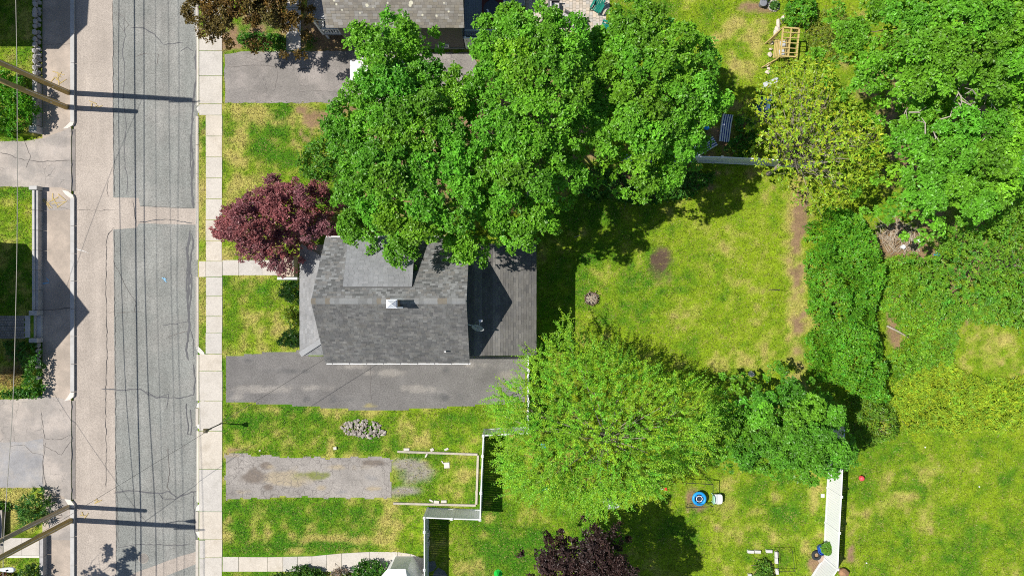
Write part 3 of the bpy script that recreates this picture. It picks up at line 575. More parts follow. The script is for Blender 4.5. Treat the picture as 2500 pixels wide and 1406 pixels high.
d3 = paved_grid('broken_driveway', DRIVE_OLD, .012, mat('asphalt_old', (0, 0, 0), attr=True, var=.14, scale=1.2, fine=.36, fscale=13, bump=.4, cracks=((.14, .125, .115), 2.3, .05, .40)), (.30, .275, .25), [
    (700, 1168, 70, 20, 1.1, SAND), (745, 1162, 40, 14, .9, (.30, .27, .16)), (780, 1160, 26, 11, 1.2, WEED), (740, 1158, 26, 8, .8, WEED), (618, 1164, 34, 20, 1.2, MUD), (648, 1136, 16, 10, 1.1, MUD), (655, 1188, 15, 9, 1.0, MUD), (910, 1130, 40, 9, 1.2, MUD), (880, 1140, 60, 12, .7, SAND), (910, 1192, 26, 7, 1.0, SAND), (785, 1190, 18, 9, .9, SAND), (905, 1165, 30, 14, .7, (.24, .23, .225)), (600, 1200, 30, 10, .7, SAND), (820, 1140, 40, 8, .6, SAND), (560, 1110, 30, 6, .8, SAND), (840, 1200, 30, 8, .6, (.25, .24, .23)), (690, 1140, 50, 10, .5, SAND)], seed=3, ragged=.16, res=.11)
for i, (pts, w, dv) in enumerate([
    ([(550, 165), (590, 162), (640, 160), (680, 165), (720, 172), (760, 168)], .03, d1), ([(600, 140), (640, 152), (670, 146)], .02, d1), ([(672, 150), (678, 190), (668, 225)], .02, d1), ([(700, 150), (720, 168), (790, 170)], .03, d1), ([(730, 225), (780, 222), (830, 226)], .02, d1),
    ([(555, 950), (640, 930), (720, 890)], .015, d2), ([(905, 890), (905, 960), (910, 985)], .02, d2)]): ribbon(pts, w, .017 + .0005 * i, crackm, dv, seed=90 + i)
# deposits along the paved edges: bare sandy margin below the main driveway
# brick path, patio
bricks = MB(); bricks.col = (1, 1, 1); g_ = random.Random(2)
for r_ in range(9):
    for c_ in range(16):
        x = -5 + c_ * 5.6 + (r_ % 2) * 2.8; 
        if x > 70: continue
        p, q = W(x + .25, 770 + r_ * 6.2 + .3), W(x + 5.3, 770 + r_ * 6.2 + 5.9); v = g_.uniform(.85, 1.15); bricks.col = (.25 * v, .235 * v, .225 * v); bricks.span((p.x, p.y, .36), (q.x, q.y, .45 + g_.uniform(0, .004)))
bricks.build('brick_path', mat('brick_grey', (0, 0, 0), attr=True, var=.1, fine=.15), kind='structure')
pav = thing('patio', None, None, W(1380, 30)); pav['kind'] = 'structure'
pb = MB(); pb.col = (1, 1, 1)
for r_ in range(13):
    for c_ in range(26):
        w_ = 8.2; p, q = W(1283 + c_ * w_ + .25, -30 + r_ * w_ + (c_ % 2) * 3 + .25), W(1283 + (c_ + 1) * w_ - .25, -30 + (r_ + 1) * w_ + (c_ % 2) * 3 - .25)
        if 1283 + c_ * w_ > 1484 - max(0, r_ - 5) * 1.5: continue
        v = g_.uniform(.85, 1.12); t_ = g_.uniform(-.03, .03); pb.col = (.52 * v + t_, .455 * v, .385 * v - t_); pb.span((p.x, q.y, -.03), (q.x, p.y, .035 + g_.uniform(0, .005)))
pb.build('pavers', mat('paver', (0, 0, 0), attr=True, var=.06, fine=.12), pav, kind='stuff')
# ================================================================ houses
white = mat('white_vinyl', (.80, .80, .80), rough=.45, var=.04, fine=.03, bump=0, spec=.4)
white_p = mat('white_trim', (.74, .74, .73), rough=.5, var=.06, fine=.05, bump=.05)
glass = mat('window_glass', (.03, .04, .05), rough=.08, var=0, fine=0, bump=0, spec=.6)
siding_t = mat('taupe_siding', (.155, .145, .13), var=.08, fine=.06, bump=.1)
siding_g = mat('grey_siding', (.50, .50, .49), var=.06, fine=.05, bump=.1)
siding_c = mat('cream_siding', (.58, .55, .46), var=.06, fine=.05, bump=.1)
felt = mat('roof_felt', (.12, .12, .12), fine=.1)
galv = mat('galvanised', (.50, .52, .55), rough=.4, metal=.5, var=.1, fine=.05, bump=.05)
black_m = mat('black_metal', (.025, .025, .028), rough=.5, var=.1, fine=.05, bump=0)
wood_g = mat('weathered_timber', (.42, .38, .31), var=.2, scale=4, fine=.2, bump=.3)
shg = mat('shingle', (0, 0, 0), rough=.9, var=.16, scale=.9, fine=.26, fscale=26, bump=.4, attr=True)
shy = mat('shingle_streaked', (0, 0, 0), rough=.9, var=.14, scale=.9, fine=.26, fscale=26, bump=.4, attr=True, streak=(.16, 2.2, .35))
shl = mat('shingle_lichen', (0, 0, 0), rough=.9, var=.16, scale=.5, fine=.2, fscale=45, bump=.4, attr=True, spots=((.66, .63, .50), 1.6, .27))
def shingles(parent, O, u, v, Lu, Lv, pal, m=shg, e=.15, wr=(.16, .34), ur=None, tone=None, seed=1, spread=.2):
    """overlapping tabs on a roof plane: O eave corner, u along the eave, v up the slope"""
    O = Vector(O); u = Vector(u).normalized(); v = Vector(v).normalized(); nn = u.cross(v); g = random.Random(seed)
    V, F, C = [], [], []; rows = int(Lv / e)
    for i in range(rows):
        t0 = i * e; t1 = min(t0 + e * 1.12, Lv); a, b = ur((t0 + t1) / 2) if ur else (0, Lu)
        x = a; tn = tone(i) if tone else 1
        first = True
        while x < b - .01:
            w = g.uniform(*wr) * (g.uniform(.3, 1) if first else 1); first = False; x1 = min(x + w, b)
            h0 = g.choice((.014, .016, .026)); jit = g.uniform(-.006, .006)
            c = pal[g.randrange(len(pal))]; k = tn * (1 + spread * g.uniform(-1, 1))
            bse = len(V); xa, xb = x + .003, x1 - .003
            for uu, vv, hh in ((xa, t0 + jit, 0), (xb, t0 + jit, 0), (xa, t0 + jit, h0), (xb, t0 + jit, h0), (xb, t1, .004), (xa, t1, .004)): V.append(O + u * uu + v * vv + nn * hh)
            F += [(bse + 2, bse + 3, bse + 4), (bse + 2, bse + 4, bse + 5), (bse, bse + 1, bse + 3), (bse, bse + 3, bse + 2), (bse, bse + 2, bse + 5), (bse + 1, bse + 4, bse + 3)]
            C += [(c[0] * k, c[1] * k, c[2] * k)] * 6; x = x1
    return npmesh('shingles', np.array([tuple(q) for q in V]), F, np.array(C), parent, m, kind='stuff')
def slab(parent, P, th, name, m):
    """a board with four or three corners P (seen from outside, counter-clockwise)"""
    P = [Vector(p) for p in P]; nn = (P[1] - P[0]).cross(P[-1] - P[0]).normalized(); n = len(P)
    return MB().add(P + [p - nn * th for p in P], [tuple(range(n)), tuple(range(2 * n - 1, n - 1, -1))] + [((i + 1) % n, i, n + i, n + (i + 1) % n) for i in range(n)]).build(name, m, parent)
def window(parent, c, w, h, ax, out, name='window', frame=None):
    """sash window on a wall: ax 'x' runs along x and faces +-y"""
    c = Vector(c); f = MB(); t = .07
    def pc(a0, z0, a1, z1, d0, d1, mb):
        if ax == 'x': mb.span((c.x + a0, c.y + out * d0, c.z + z0), (c.x + a1, c.y + out * d1, c.z + z1))
        else: mb.span((c.x + out * d0, c.y + a0, c.z + z0), (c.x + out * d1, c.y + a1, c.z + z1))
    pc(-w / 2 - t, -h / 2 - t, -w / 2, h / 2 + t, -.02, .06, f); pc(w / 2, -h / 2 - t, w / 2 + t, h / 2 + t, -.02, .06, f)
    pc(-w / 2, h / 2, w / 2, h / 2 + t, -.02, .06, f); pc(-w / 2, -h / 2 - t, w / 2, -h / 2, -.02, .075, f); pc(-w / 2, -.025, w / 2, .025, -.02, .045, f); pc(-.015, .025, .015, h / 2, -.02, .035, f)
    fr = f.build(name, frame or white_p, parent); p = MB(); pc(-w / 2, -h / 2, w / 2, h / 2, -.01, .012, p); p.build('pane', glass, fr); return fr
# ---- the grey house in the middle
hx0, hx1, ry, rz, ey0, ey1, ez = -11.55, -2.65, -.755, 7.86, -4.62, 3.11, 5.0
hm = thing('house', 'grey shingled gable house with dormer and low rear wing in the middle', 'house', (-7.1, -.75, 0))
wb = MB(); wx0, wx1, wy0, wy1 = hx0 + .28, hx1 - .18, ey0 + .32, ey1 - .32
zt = lambda y: rz - abs(y - ry) * (rz - ez) / (ry - ey0) - .17
prof = [(wy0, 0), (wy1, 0), (wy1, zt(wy1)), (ry, zt(ry)), (wy0, zt(wy0))]
wb.add([(wx0, y, z) for y, z in prof] + [(wx1, y, z) for y, z in prof], [(4, 3, 2, 1, 0), (5, 6, 7, 8, 9)] + [(i, (i + 1) % 5, 5 + (i + 1) % 5, 5 + i) for i in range(5)])
wb.build('wall', siding_g, hm)
roofS = slab(hm, [(hx0, ey0, ez), (hx1, ey0, ez), (hx1, ry, rz), (hx0, ry, rz)], .14, 'roof', felt)
roofN = slab(hm, [(hx1, ey1, ez), (hx0, ey1, ez), (hx0, ry, rz), (hx1, ry, rz)], .14, 'roof', felt)
Lv = math.hypot(ry - ey0, rz - ez); vS = Vector((0, ry - ey0, rz - ez)); vN = Vector((0, ry - ey1, rz - ez)); L_h = hx1 - hx0
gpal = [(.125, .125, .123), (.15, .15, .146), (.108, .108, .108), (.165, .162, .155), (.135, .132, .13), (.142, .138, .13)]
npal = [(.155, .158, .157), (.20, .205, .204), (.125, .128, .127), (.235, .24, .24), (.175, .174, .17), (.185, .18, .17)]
shingles(roofS, (hx0 - .03, ey0 - .04, ez - .03), (1, 0, 0), vS, L_h + .06, Lv, gpal, m=shy, seed=1, spread=.12)
shingles(roofN, (hx1 + .03, ey1 + .04, ez - .03), (-1, 0, 0), vN, L_h + .06, Lv, npal, m=shy, seed=2, spread=.12)
x = hx0 - .03; g_ = random.Random(5); i = 0
capm = [mat('cap_pale', (.265, .268, .268), fine=.2), mat('cap_brown', (.215, .19, .155), fine=.2), mat('cap_grey', (.215, .217, .215), fine=.2)]
while x < hx1 - .05:
    w = min(.27, hx1 + .03 - x); z = rz + .03; h = .012 + .006 * (i % 2)
    mb = MB(); a, b = x + .004, x + w
    sl_ = (rz - ez) / (ry - ey0); d = .17
    mb.add([(a, ry - d, z - d * sl_ + h), (b, ry - d, z - d * sl_ + .006), (b, ry, z + .006), (a, ry, z + h + .006), (a, ry + d, z - d * sl_ + h), (b, ry + d, z - d * sl_ + .006),
            (a, ry - d, z - d * sl_ - .03), (b, ry - d, z - d * sl_ - .03), (a, ry + d, z - d * sl_ - .03), (b, ry + d, z - d * sl_ - .03)],
           [(0, 1, 2, 3), (3, 2, 5, 4), (6, 7, 1, 0), (4, 5, 9, 8), (6, 0, 3, 4, 8), (7, 9, 5, 2, 1)])
    mb.build('ridge_cap', capm[g_.choice((0, 0, 2, 2, 1))], roofS); x += w; i += 1
gut = MB(); gut.span((hx0 + .02, ey0 - .12, ez - .14), (hx1 + .05, ey0 - .105, ez - .02)); gut.span((hx0 + .02, ey0 - .105, ez - .14), (hx1 + .05, ey0 - .01, ez - .125)); gut.span((hx1 + .05, ey0 - .12, ez - .14), (hx1 + .065, ey0 + .0, ez - .01))
for q in range(9): gut.span((hx0 + .3 + q * 1.06, ey0 - .1, ez - .05), (hx0 + .34 + q * 1.06, ey0 - .02, ez - .03))
gut.build('gutter', white, hm)
MB().span((hx0 + .02, ey1 + .01, ez - .14), (hx1 - .5, ey1 + .11, ez - .03)).build('gutter', white, hm)
MB().tube([(hx1 - .1, ey0 - .06, ez - .14), (hx1 - .22, wy0 - .06, ez - .5), (hx1 - .22, wy0 - .06, .1)], .04, 8).build('downpipe', white, hm)
# dormer
dx0, dx1, dy0, dy1 = -9.87, -5.86, 0.0, 2.98; dz0, dz1 = zt(0) + .20, 6.1
dr = slab(hm, [(dx1, dy1, dz1), (dx0, dy1, dz1), (dx0, dy0, dz0), (dx1, dy0, dz0)], .1, 'dormer_roof', felt)
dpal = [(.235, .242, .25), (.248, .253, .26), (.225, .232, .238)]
shingles(dr, (dx1 + .02, dy1 + .03, dz1), (-1, 0, 0), (0, dy0 - dy1, dz0 - dz1), dx1 - dx0 + .04, math.hypot(dy1 - dy0, dz1 - dz0), dpal, seed=4, spread=.08, wr=(.28, .32))
dw = MB(); py_ = [(.02, zt(.02) + .05), (dy1 - .2, zt(dy1 - .2) - .1), (dy1 - .2, dz1 - .02), (.02, dz0 - .12)]
dw.add([(dx0 + .12, y, z) for y, z in py_] + [(dx1 - .12, y, z) for y, z in py_], [(3, 2, 1, 0), (4, 5, 6, 7)] + [(i, (i + 1) % 4, 4 + (i + 1) % 4, 4 + i) for i in range(4)])
dwl = dw.build('dormer_wall', siding_g, hm)
for q in (-8.7, -7.0): window(hm, (q, dy1 - .2, 5.62), .7, .55, 'x', 1)
# chimney with a metal cap
ch = MB(); cx_, cy_ = -6.72, -.88; brk = mat('chimney_brick', (.23, .13, .10), var=.2, fine=.2, bump=.4)
ch.span((cx_ - .27, cy_ - .2, 7.2), (cx_ + .27, cy_ + .2, 8.9)); chm = ch.build('chimney', brk, hm)
capb = MB(); capb.span((cx_ - .31, cy_ - .24, 8.9), (cx_ + .31, cy_ + .24, 8.95))
zz = 9.0; P4 = [(cx_ - .27, cy_ - .21), (cx_ + .27, cy_ - .21), (cx_ + .27, cy_ + .21), (cx_ - .27, cy_ + .21)]
capb.add([(a, b, zz) for a, b in P4] + [(cx_, cy_, zz + .16)] + [(a, b, zz - .06) for a, b in P4], [(0, 1, 4), (1, 2, 4), (2, 3, 4), (3, 0, 4), (5, 6, 1, 0), (6, 7, 2, 1), (7, 8, 3, 2), (8, 5, 0, 3)])
cp = capb.build('chimney_cap', mat('cap_metal', (.72, .74, .80), rough=.35, metal=.35, var=.05, fine=.03, bump=0), chm)
sm = MB()
for a, b in P4: sm.bar((a, b, zz + .012), (cx_, cy_, zz + .172), .03, .012)
sm.build('cap_seam', white, chm)
for s_ in (1, -1): MB().add([(cx_ - .3, cy_ + s_ * .30, 7.86 - .0 - abs(cy_ + s_ * .30 - ry) * .74 + .05), (cx_ + .42, cy_ + s_ * .30, 7.86 - abs(cy_ + s_ * .30 - ry) * .74 + .05), (cx_ + .42, cy_ + s_ * .2, 7.86 - abs(cy_ + s_ * .2 - ry) * .74 + .055), (cx_ - .3, cy_ + s_ * .2, 7.86 - abs(cy_ + s_ * .2 - ry) * .74 + .055)], [(0, 1, 2, 3) if s_ < 0 else (3, 2, 1, 0)]).build('flashing', galv, chm)
vp = W(1088, 857, 5.6); MB().tube([(vp.x, vp.y, 5.2), (vp.x, vp.y, 5.95)], .045, 10).tube([(vp.x, vp.y, 5.35), (vp.x, vp.y, 5.42)], .09, 10).build('vent_pipe', white_p, hm)
# front pent roof over the porch, hipped at both ends
px0, px1, py0, py1, pz0, pz1 = -13.79, wx0 - .01, -4.34, 2.78, 3.0, 4.05; ins = 2.45
pr = slab(hm, [(px0, py1, pz0), (px0, py0, pz0), (px1, py0 + ins * .62, pz1), (px1, py1 - ins * .62, pz1)], .08, 'porch_roof', felt)
pr2 = slab(hm, [(px0, py0, pz0), (px1, py0, pz0), (px1, py0 + ins * .62, pz1)], .08, 'porch_roof', felt)
pr3 = slab(hm, [(px1, py1, pz0), (px0, py1, pz0), (px1, py1 - ins * .62, pz1)], .08, 'porch_roof', felt)
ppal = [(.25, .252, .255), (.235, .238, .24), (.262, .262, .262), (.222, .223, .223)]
Lp = py1 - py0; vv = Vector((px1 - px0, 0, pz1 - pz0)); lvp = vv.length
shingles(pr, (px0 - .03, py1, pz0), (0, -1, 0), vv, Lp, lvp, ppal, seed=6, spread=.07, wr=(.28, .33), ur=lambda t: (t / lvp * ins * .62, Lp - t / lvp * ins * .62))
v2 = Vector((0, ins * .62, pz1 - pz0)); l2 = v2.length
shingles(pr2, (px0, py0 - .02, pz0), (1, 0, 0), v2, px1 - px0, l2, ppal, seed=7, spread=.07, wr=(.28, .33), ur=lambda t: (t / l2 * (px1 - px0), px1 - px0))
shingles(pr3, (px1, py1 + .02, pz0), (-1, 0, 0), Vector((0, -ins * .62, pz1 - pz0)), px1 - px0, l2, ppal, seed=8, spread=.07, wr=(.28, .33), ur=lambda t: (0, (px1 - px0) * (1 - t / l2)))
capl = mat('hip_cap', (.29, .295, .30), fine=.2)
for yy, s_ in ((py0, 1), (py1, -1)):
    a = Vector((px0 + .02, yy + .02 * s_, pz0 + .035)); b = Vector((px1, yy + ins * .62 * s_, pz1 + .035))
    for q in range(9): MB().bar(a.lerp(b, q / 9), a.lerp(b, (q + 1.08) / 9) + Vector((0, 0, -.006)), .34, .022).build('hip_cap', capl, pr)
MB().span((px0 - .02, py0, pz0 - .14), (px0 + .02, py1, pz0 - .02)).build('fascia', white_p, hm)
pf = MB().span((px0 + .5, py0 + .3, .0), (px1, py1 - .3, .92)).build('porch_floor', mat('porch_grey', (.33, .33, .34), fine=.1), hm)
for yy in (py0 + .42, -1.6, 1.1, py1 - .42): MB().span((px0 + .55, yy - .07, .92), (px0 + .69, yy + .07, pz0 + .1)).build('porch_post', white, hm)
window(hm, (wx0, -3.0, 2.1), 1.0, 1.3, 'y', -1); window(hm, (wx0, -.7, 5.6), .8, 1.1, 'y', -1); window(hm, (wx0, -2.6, 5.0), .6, .9, 'y', -1)
dd_ = MB().span((wx0 - .05, .9, .92), (wx0 + .02, 1.85, 2.95)).build('door', mat('door_red', (.20, .05, .04), rough=.5), hm); MB().box((wx0 - .09, 1.7, 1.9), (.05, .05, .12)).build('handle', galv, dd_)
for q in (-10, -8, -5.2): window(hm, (q, wy0, 2.1), .85, 1.2, 'x', -1)
# steps and their white cheek
stp = MB()
for q in range(5):
    p, w_ = W(687 + q * 8.2, 676), W(687 + (q + 1) * 8.2, 628); pos = .18 * (q + 1)
    MB().span((p.x, p.y, 0), (w_.x, w_.y, pos)).build('step', mat('step_tan', (.47, .40, .31), fine=.15, var=.2), hm)
a, b = W(683, 683), W(728, 676.5); MB().span((a.x, a.y, .0), (b.x + .1, b.y - .02, .5)).build('step_cheek', white_p, hm)
# rear wing
ex0, ex1, ey_0, ey_1, ez0, ez1 = wx1, 1.51, -4.24, 2.76, 3.95, 4.62
wg = MB(); wg.add([(x_, y_, z_) for y_ in (ey_0 + .15, ey_1 - .12) for x_, z_ in ((ex0, 0), (ex1 - .22, 0), (ex1 - .22, ez0 - .03), (ex0, ez1 - .1))], [(0, 1, 2, 3), (7, 6, 5, 4), (1, 5, 6, 2), (3, 2, 6, 7), (4, 5, 1, 0)])
wg.build('wing_wall', siding_g, hm)
wr_ = slab(hm, [(ex1, ey_0, ez0), (ex1, ey_1, ez0), (ex0, ey_1, ez1), (ex0, ey_0, ez1)], .12, 'wing_roof', felt)
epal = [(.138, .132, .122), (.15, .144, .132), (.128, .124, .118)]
vw = Vector((ex0 - ex1, 0, ez1 - ez0)); tones = {}
def tone_w(i): return (.92, .92, .92, .94, .94, 1.0, 1.08, 1.1, 1.06, .95, .94, .96, .96, 1.0, 1.25, 1.3, 1.25, .9, .9, .9, .92, 1.3, 1.35, 1.3, .95, .95)[i % 26]
shingles(wr_, (ex1 + .04, ey_0 - .02, ez0 - .01), (0, 1, 0), vw, ey_1 - ey_0 + .04, vw.length, epal, seed=9, spread=.12, wr=(.27, .31), tone=tone_w, e=.165)
MB().span((ex1 + .0, ey_0, ez0 - .16), (ex1 + .03, ey_1, ez0 - .03)).build('fascia', mat('dark_trim', (.06, .06, .06)), hm)
MB().span((ex0 + .2, ey_0 - .03, ez0 - .12), (ex1, ey_0 - .0, ez0 - .0)).build('fascia', white_p, hm)
for q in (-3, -.5, 1.8): window(hm, (ex1 - .22, q, 2.2), .85, 1.2, 'y', 1)
# satellite dish on the gable
dsh = Vector((-2.2, -2.45, 5.0)); da = Vector((wx1, -2.2, 5.6))
MB().tube([da, dsh + Vector((-.1, .12, .3)), dsh + Vector((0, .05, .35))], .03, 8).build('dish_mount', galv, hm)
dm = MB(); rad = 7; cen = dsh + Vector((.08, -.1, .45)); nd = Vector((.25, .85, .45)).normalized(); uu = nd.cross(Vector((0, 0, 1))).normalized(); w2 = nd.cross(uu)
vs_ = [cen]; fs_ = []
for r_ in (1, 2, 3):
    for k_ in range(18): vs_.append(cen + (uu * math.cos(k_ * .349) * 1.15 + w2 * math.sin(k_ * .349)) * .115 * r_ + nd * .012 * r_ * r_)
for k_ in range(18):
    k2 = (k_ + 1) % 18; fs_.append((0, 1 + k_, 1 + k2))
    for r_ in (0, 1): fs_.append((1 + r_ * 18 + k_, 19 + r_ * 18 + k_, 19 + r_ * 18 + k2, 1 + r_ * 18 + k2))
dm.add(vs_, fs_); dmo = dm.build('satellite_dish', mat('dish_grey', (.55, .57, .60), rough=.45), hm, smooth=True)
MB().bar(cen + Vector((0, 0, -.2)), cen + nd * .62 + Vector((.05, 0, .05)), .05, .05).build('dish_arm', galv, dmo); MB().box(cen + nd * .66 + Vector((.05, 0, .1)), (.22, .14, .16), .2).build('receiver', galv, dmo)
# ---- the taupe house above
h2 = thing('house', 'taupe sided house with lichen spotted roof and white porch rail above the driveway', 'house', (-7.2, 20.6, 0))
bx0, bx1, by0, by1, brY, bez, brz = -11.76, -3.04, 16.52, 24.8, 20.66, 4.1, 7.1
w2b = MB(); pr_ = [(16.68, 0), (24.6, 0), (24.6, bez), (brY, brz - .18), (16.68, bez)]
w2b.add([(-11.2, y, z) for y, z in pr_] + [(-3.3, y, z) for y, z in pr_], [(4, 3, 2, 1, 0), (5, 6, 7, 8, 9)] + [(i, (i + 1) % 5, 5 + (i + 1) % 5, 5 + i) for i in range(5)])
w2o = w2b.build('wall', siding_t, h2)
lap = MB()
for q in range(34): lap.add([(-11.21, 16.68, .22 + q * .115), (-3.29, 16.68, .22 + q * .115), (-3.29, 16.664, .22 + q * .115), (-11.21, 16.664, .22 + q * .115), (-11.21, 16.679, .335 + q * .115), (-3.29, 16.679, .335 + q * .115)], [(3, 2, 5, 4), (0, 1, 2, 3)])
lap.build('clapboards', siding_t, h2, kind='stuff')
MB().span((-11.2, 16.62, 0), (-3.3, 16.679, .2)).build('plinth', mat('plinth', (.30, .29, .28), fine=.15), h2)
r2 = slab(h2, [(bx0, by0, bez), (bx1, by0, bez), (bx1, brY, brz), (bx0, brY, brz)], .14, 'roof', felt); r2b = slab(h2, [(bx1, by1, bez), (bx0, by1, bez), (bx0, brY, brz), (bx1, brY, brz)], .14, 'roof', felt)
bpal = [(.235, .212, .182), (.265, .245, .215), (.215, .197, .175), (.29, .275, .255), (.245, .22, .182)]
shingles(r2, (bx0 - .02, by0 - .04, bez), (1, 0, 0), (0, brY - by0, brz - bez), bx1 - bx0 + .04, math.hypot(brY - by0, brz - bez), bpal, m=shl, seed=12, spread=.10, wr=(.26, .31), e=.17)
MB().span((bx0, by0 - .01, bez - .16), (bx1, by0 + .03, bez - .03)).build('fascia', mat('taupe_trim', (.22, .21, .19)), h2)
window(h2, (-8.25, 16.665, 3.25), .8, .8, 'x', -1); window(h2, (-4.72, 16.665, .62), .62, .36, 'x', -1); window(h2, (-6.4, 16.665, 2.4), .8, 1.2, 'x', -1)
# front porch
pR = slab(h2, [(-13.15, 22, 3.4), (-13.15, 17.24, 3.4), (-11.22, 17.24, 3.75), (-11.22, 22, 3.75)], .12, 'porch_roof', felt)
shingles(pR, (-13.18, 22, 3.4), (0, -1, 0), (1.93, 0, .35), 4.76, 1.95, [(.42, .43, .44), (.40, .41, .42), (.45, .455, .46)], seed=13, spread=.06)
MB().add([(-13.15, 17.235, 3.28), (-11.22, 17.235, 3.28), (-11.22, 17.235, 3.6), (-13.15, 17.235, 3.27)], [(0, 1, 2, 3)]).build('fascia', white_p, h2)
MB().span((-12.9, 17.3, .78), (-11.22, 22, .9)).build('porch_floor', mat('porch_slate', (.30, .31, .33), fine=.1), h2); 
for q in (-12.85, -11.6): MB().span((q, 17.36, 0), (q + .15, 17.5, .78)).build('porch_support', white_p, h2)
for yy in (17.36, 19.6, 21.8): MB().span((-12.96, yy - .07, .9), (-12.82, yy + .07, 3.36)).build('porch_post', white, h2)
rl = MB().span((-12.82, 17.3, 1.74), (-11.22, 17.42, 1.82)).span((-12.82, 17.32, .98), (-11.22, 17.4, 1.04)).build('railing', white, h2)
for q in range(8): MB().span((-12.68 + q * .19, 17.33, 1.04), (-12.62 + q * .19, 17.39, 1.74)).build('baluster', white, rl)
rl = MB().span((-12.95, 17.42, 1.74), (-12.83, 21.8, 1.82)).span((-12.93, 17.42, .98), (-12.85, 21.8, 1.04)).build('railing', white, h2)
for q in range(22): MB().span((-12.92, 17.55 + q * .19, 1.04), (-12.86, 17.61 + q * .19, 1.74)).build('baluster', white, rl)
# deck at the back
dk = thing('deck', 'blue grey board deck with railing behind the taupe house', 'deck', (-1.8, 19.5, 0))
dkm = mat('deck_board', (.29, .33, .37), var=.12, fine=.1, bump=.15)
for q in range(18):
    a = -3.25 + q * .153; MB().span((a + .004, 17.12, .95), (a + .149, 23, 1.0)).build('deck_board', dkm, dk)
for q in range(9):
    a = -.46 + q * .153; MB().span((a + .004, 19.4, .6), (a + .149, 23, .65)).build('deck_board', dkm, dk)
MB().span((-3.2, 17.13, .72), (-.5, 17.17, .948)).build('deck_rim', mat('deck_rim', (.20, .22, .25)), dk)
for p, q in (((-3.15, 17.2), (-.52, 17.2)), ((-.5, 17.2), (-.5, 23)), ((.85, 19.5), (.85, 23))):
    z0 = .65 if p[0] > 0 else 1.0; rl = MB().bar((*p, z0 + .9), (*q, z0 + .9), .11, .05).bar((*p, z0 + .12), (*q, z0 + .12), .06, .05).build('railing', mat('rail_pale', (.50, .53, .56), fine=.05), dk)
    L_ = math.dist(p, q); m_ = int(L_ / .16)
    for i in range(m_):
        t_ = (i + .5) / m_; c_ = (p[0] + (q[0] - p[0]) * t_, p[1] + (q[1] - p[1]) * t_); MB().span((c_[0] - .025, c_[1] - .025, z0 + .12), (c_[0] + .025, c_[1] + .025, z0 + .88)).build('baluster', MATS['rail_pale'], rl)
for a, b in ((-3.1, 17.25), (-.55, 17.25), (-.55, 22.9), (.8, 22.9), (-3.1, 22.9)): MB().span((a - .06, b - .06, 0), (a + .06, b + .06, .95 if a < 0 else .6)).build('deck_post', MATS['deck_rim'], dk)
MB().span((-2.06, 17.6, 1.004), (-.62, 20.0, 1.012)).build('outdoor_rug', mat('rug_red', (.16, .055, .05), var=.2, fine=.2), label='dark red rug lying on the blue grey deck', cat='rug')
tb = thing('deck_table', 'dark round table standing on the red deck rug', 'table', (-1.35, 18.7, 1.012)); dkt = mat('table_dark', (.05, .065, .085), rough=.4)
MB().lathe((-1.35, 18.7, 1.012), [(.55, .68), (.57, .70), (.57, .73), (.5, .735)], 24).build('table_top', dkt, tb)
for k_ in range(4):
    a = k_ * 1.571 + .6; MB().tube([(-1.35 + .42 * math.cos(a), 18.7 + .42 * math.sin(a), 1.012), (-1.35 + .3 * math.cos(a), 18.7 + .3 * math.sin(a), 1.70)], .025, 6).build('leg', dkt, tb)
MB().box((-1.62, 18.55, 1.75), (.12, .24, .012), .4).build('white_card', white, label='small white card on the dark round deck table', cat='card')
ch_ = thing('deck_chair', 'dark curved chair tucked behind the round deck table', 'chair', (-1.35, 19.6, 1.012))
MB().lathe((-1.35, 19.6, 1.012), [(.28, .38), (.31, .42), (.3, .46)], 16).build('seat', dkt, ch_)
bk = MB()
for k_ in range(9):
    a = R(-10) + k_ * R(25); b = a + R(25); bk.bar((-1.35 + .33 * math.cos(a), 19.6 + .33 * math.sin(a), 1.75), (-1.35 + .33 * math.cos(b), 19.6 + .33 * math.sin(b), 1.75), .05, .5)
bk.build('backrest', dkt, ch_)
for k_ in range(4):
    a = k_ * 1.571 + .78; MB().tube([(-1.35 + .28 * math.cos(a), 19.6 + .28 * math.sin(a), 1.012), (-1.35 + .22 * math.cos(a), 19.6 + .22 * math.sin(a), 1.40)], .02, 6).build('leg', dkt, ch_)
# ---- houses across the street (they shade the footway)
def side_house(label, yc, half, xe, depth, ez_, rz_, gambrel=False, m=None):
    h = thing('house', label, 'house', (xe - depth / 2, yc, 0))
    pf_ = [(yc - half, 0), (yc + half, 0), (yc + half, ez_)] + ([(yc + half * .62, rz_ - .3), (yc, rz_), (yc - half * .62, rz_ - .3)] if gambrel else [(yc, rz_)]) + [(yc - half, ez_)]
    n_ = len(pf_); MB().add([(xe - depth, y, z) for y, z in pf_] + [(xe, y, z) for y, z in pf_], [tuple(range(n_ - 1, -1, -1)), tuple(range(n_, 2 * n_))] + [(i, (i + 1) % n_, n_ + (i + 1) % n_, n_ + i) for i in range(n_)]).build('wall', m, h)
    top = pf_[2:]
    for (y0_, z0_), (y1_, z1_) in zip(top, top[1:]):
        slab(h, [(xe + .12, y0_, z0_ + .1), (xe - depth - .12, y0_, z0_ + .1), (xe - depth - .12, y1_, z1_ + .1), (xe + .12, y1_, z1_ + .1)], .12, 'roof', mat('far_roof', (.14, .135, .13), var=.2, fine=.2))
    for yy in (-half * .5, half * .5): window(h, (xe, yc + yy, 2.0), .9, 1.3, 'y', 1)
    window(h, (xe, yc, ez_ + .2), .9, 1.2, 'y', 1); d_ = MB().span((xe - .02, yc - .5, .05), (xe + .05, yc + .45, 2.1)).build('door', white_p, h); MB().box((xe + .08, yc + .3, 1.1), (.05, .05, .12)).build('handle', galv, d_)
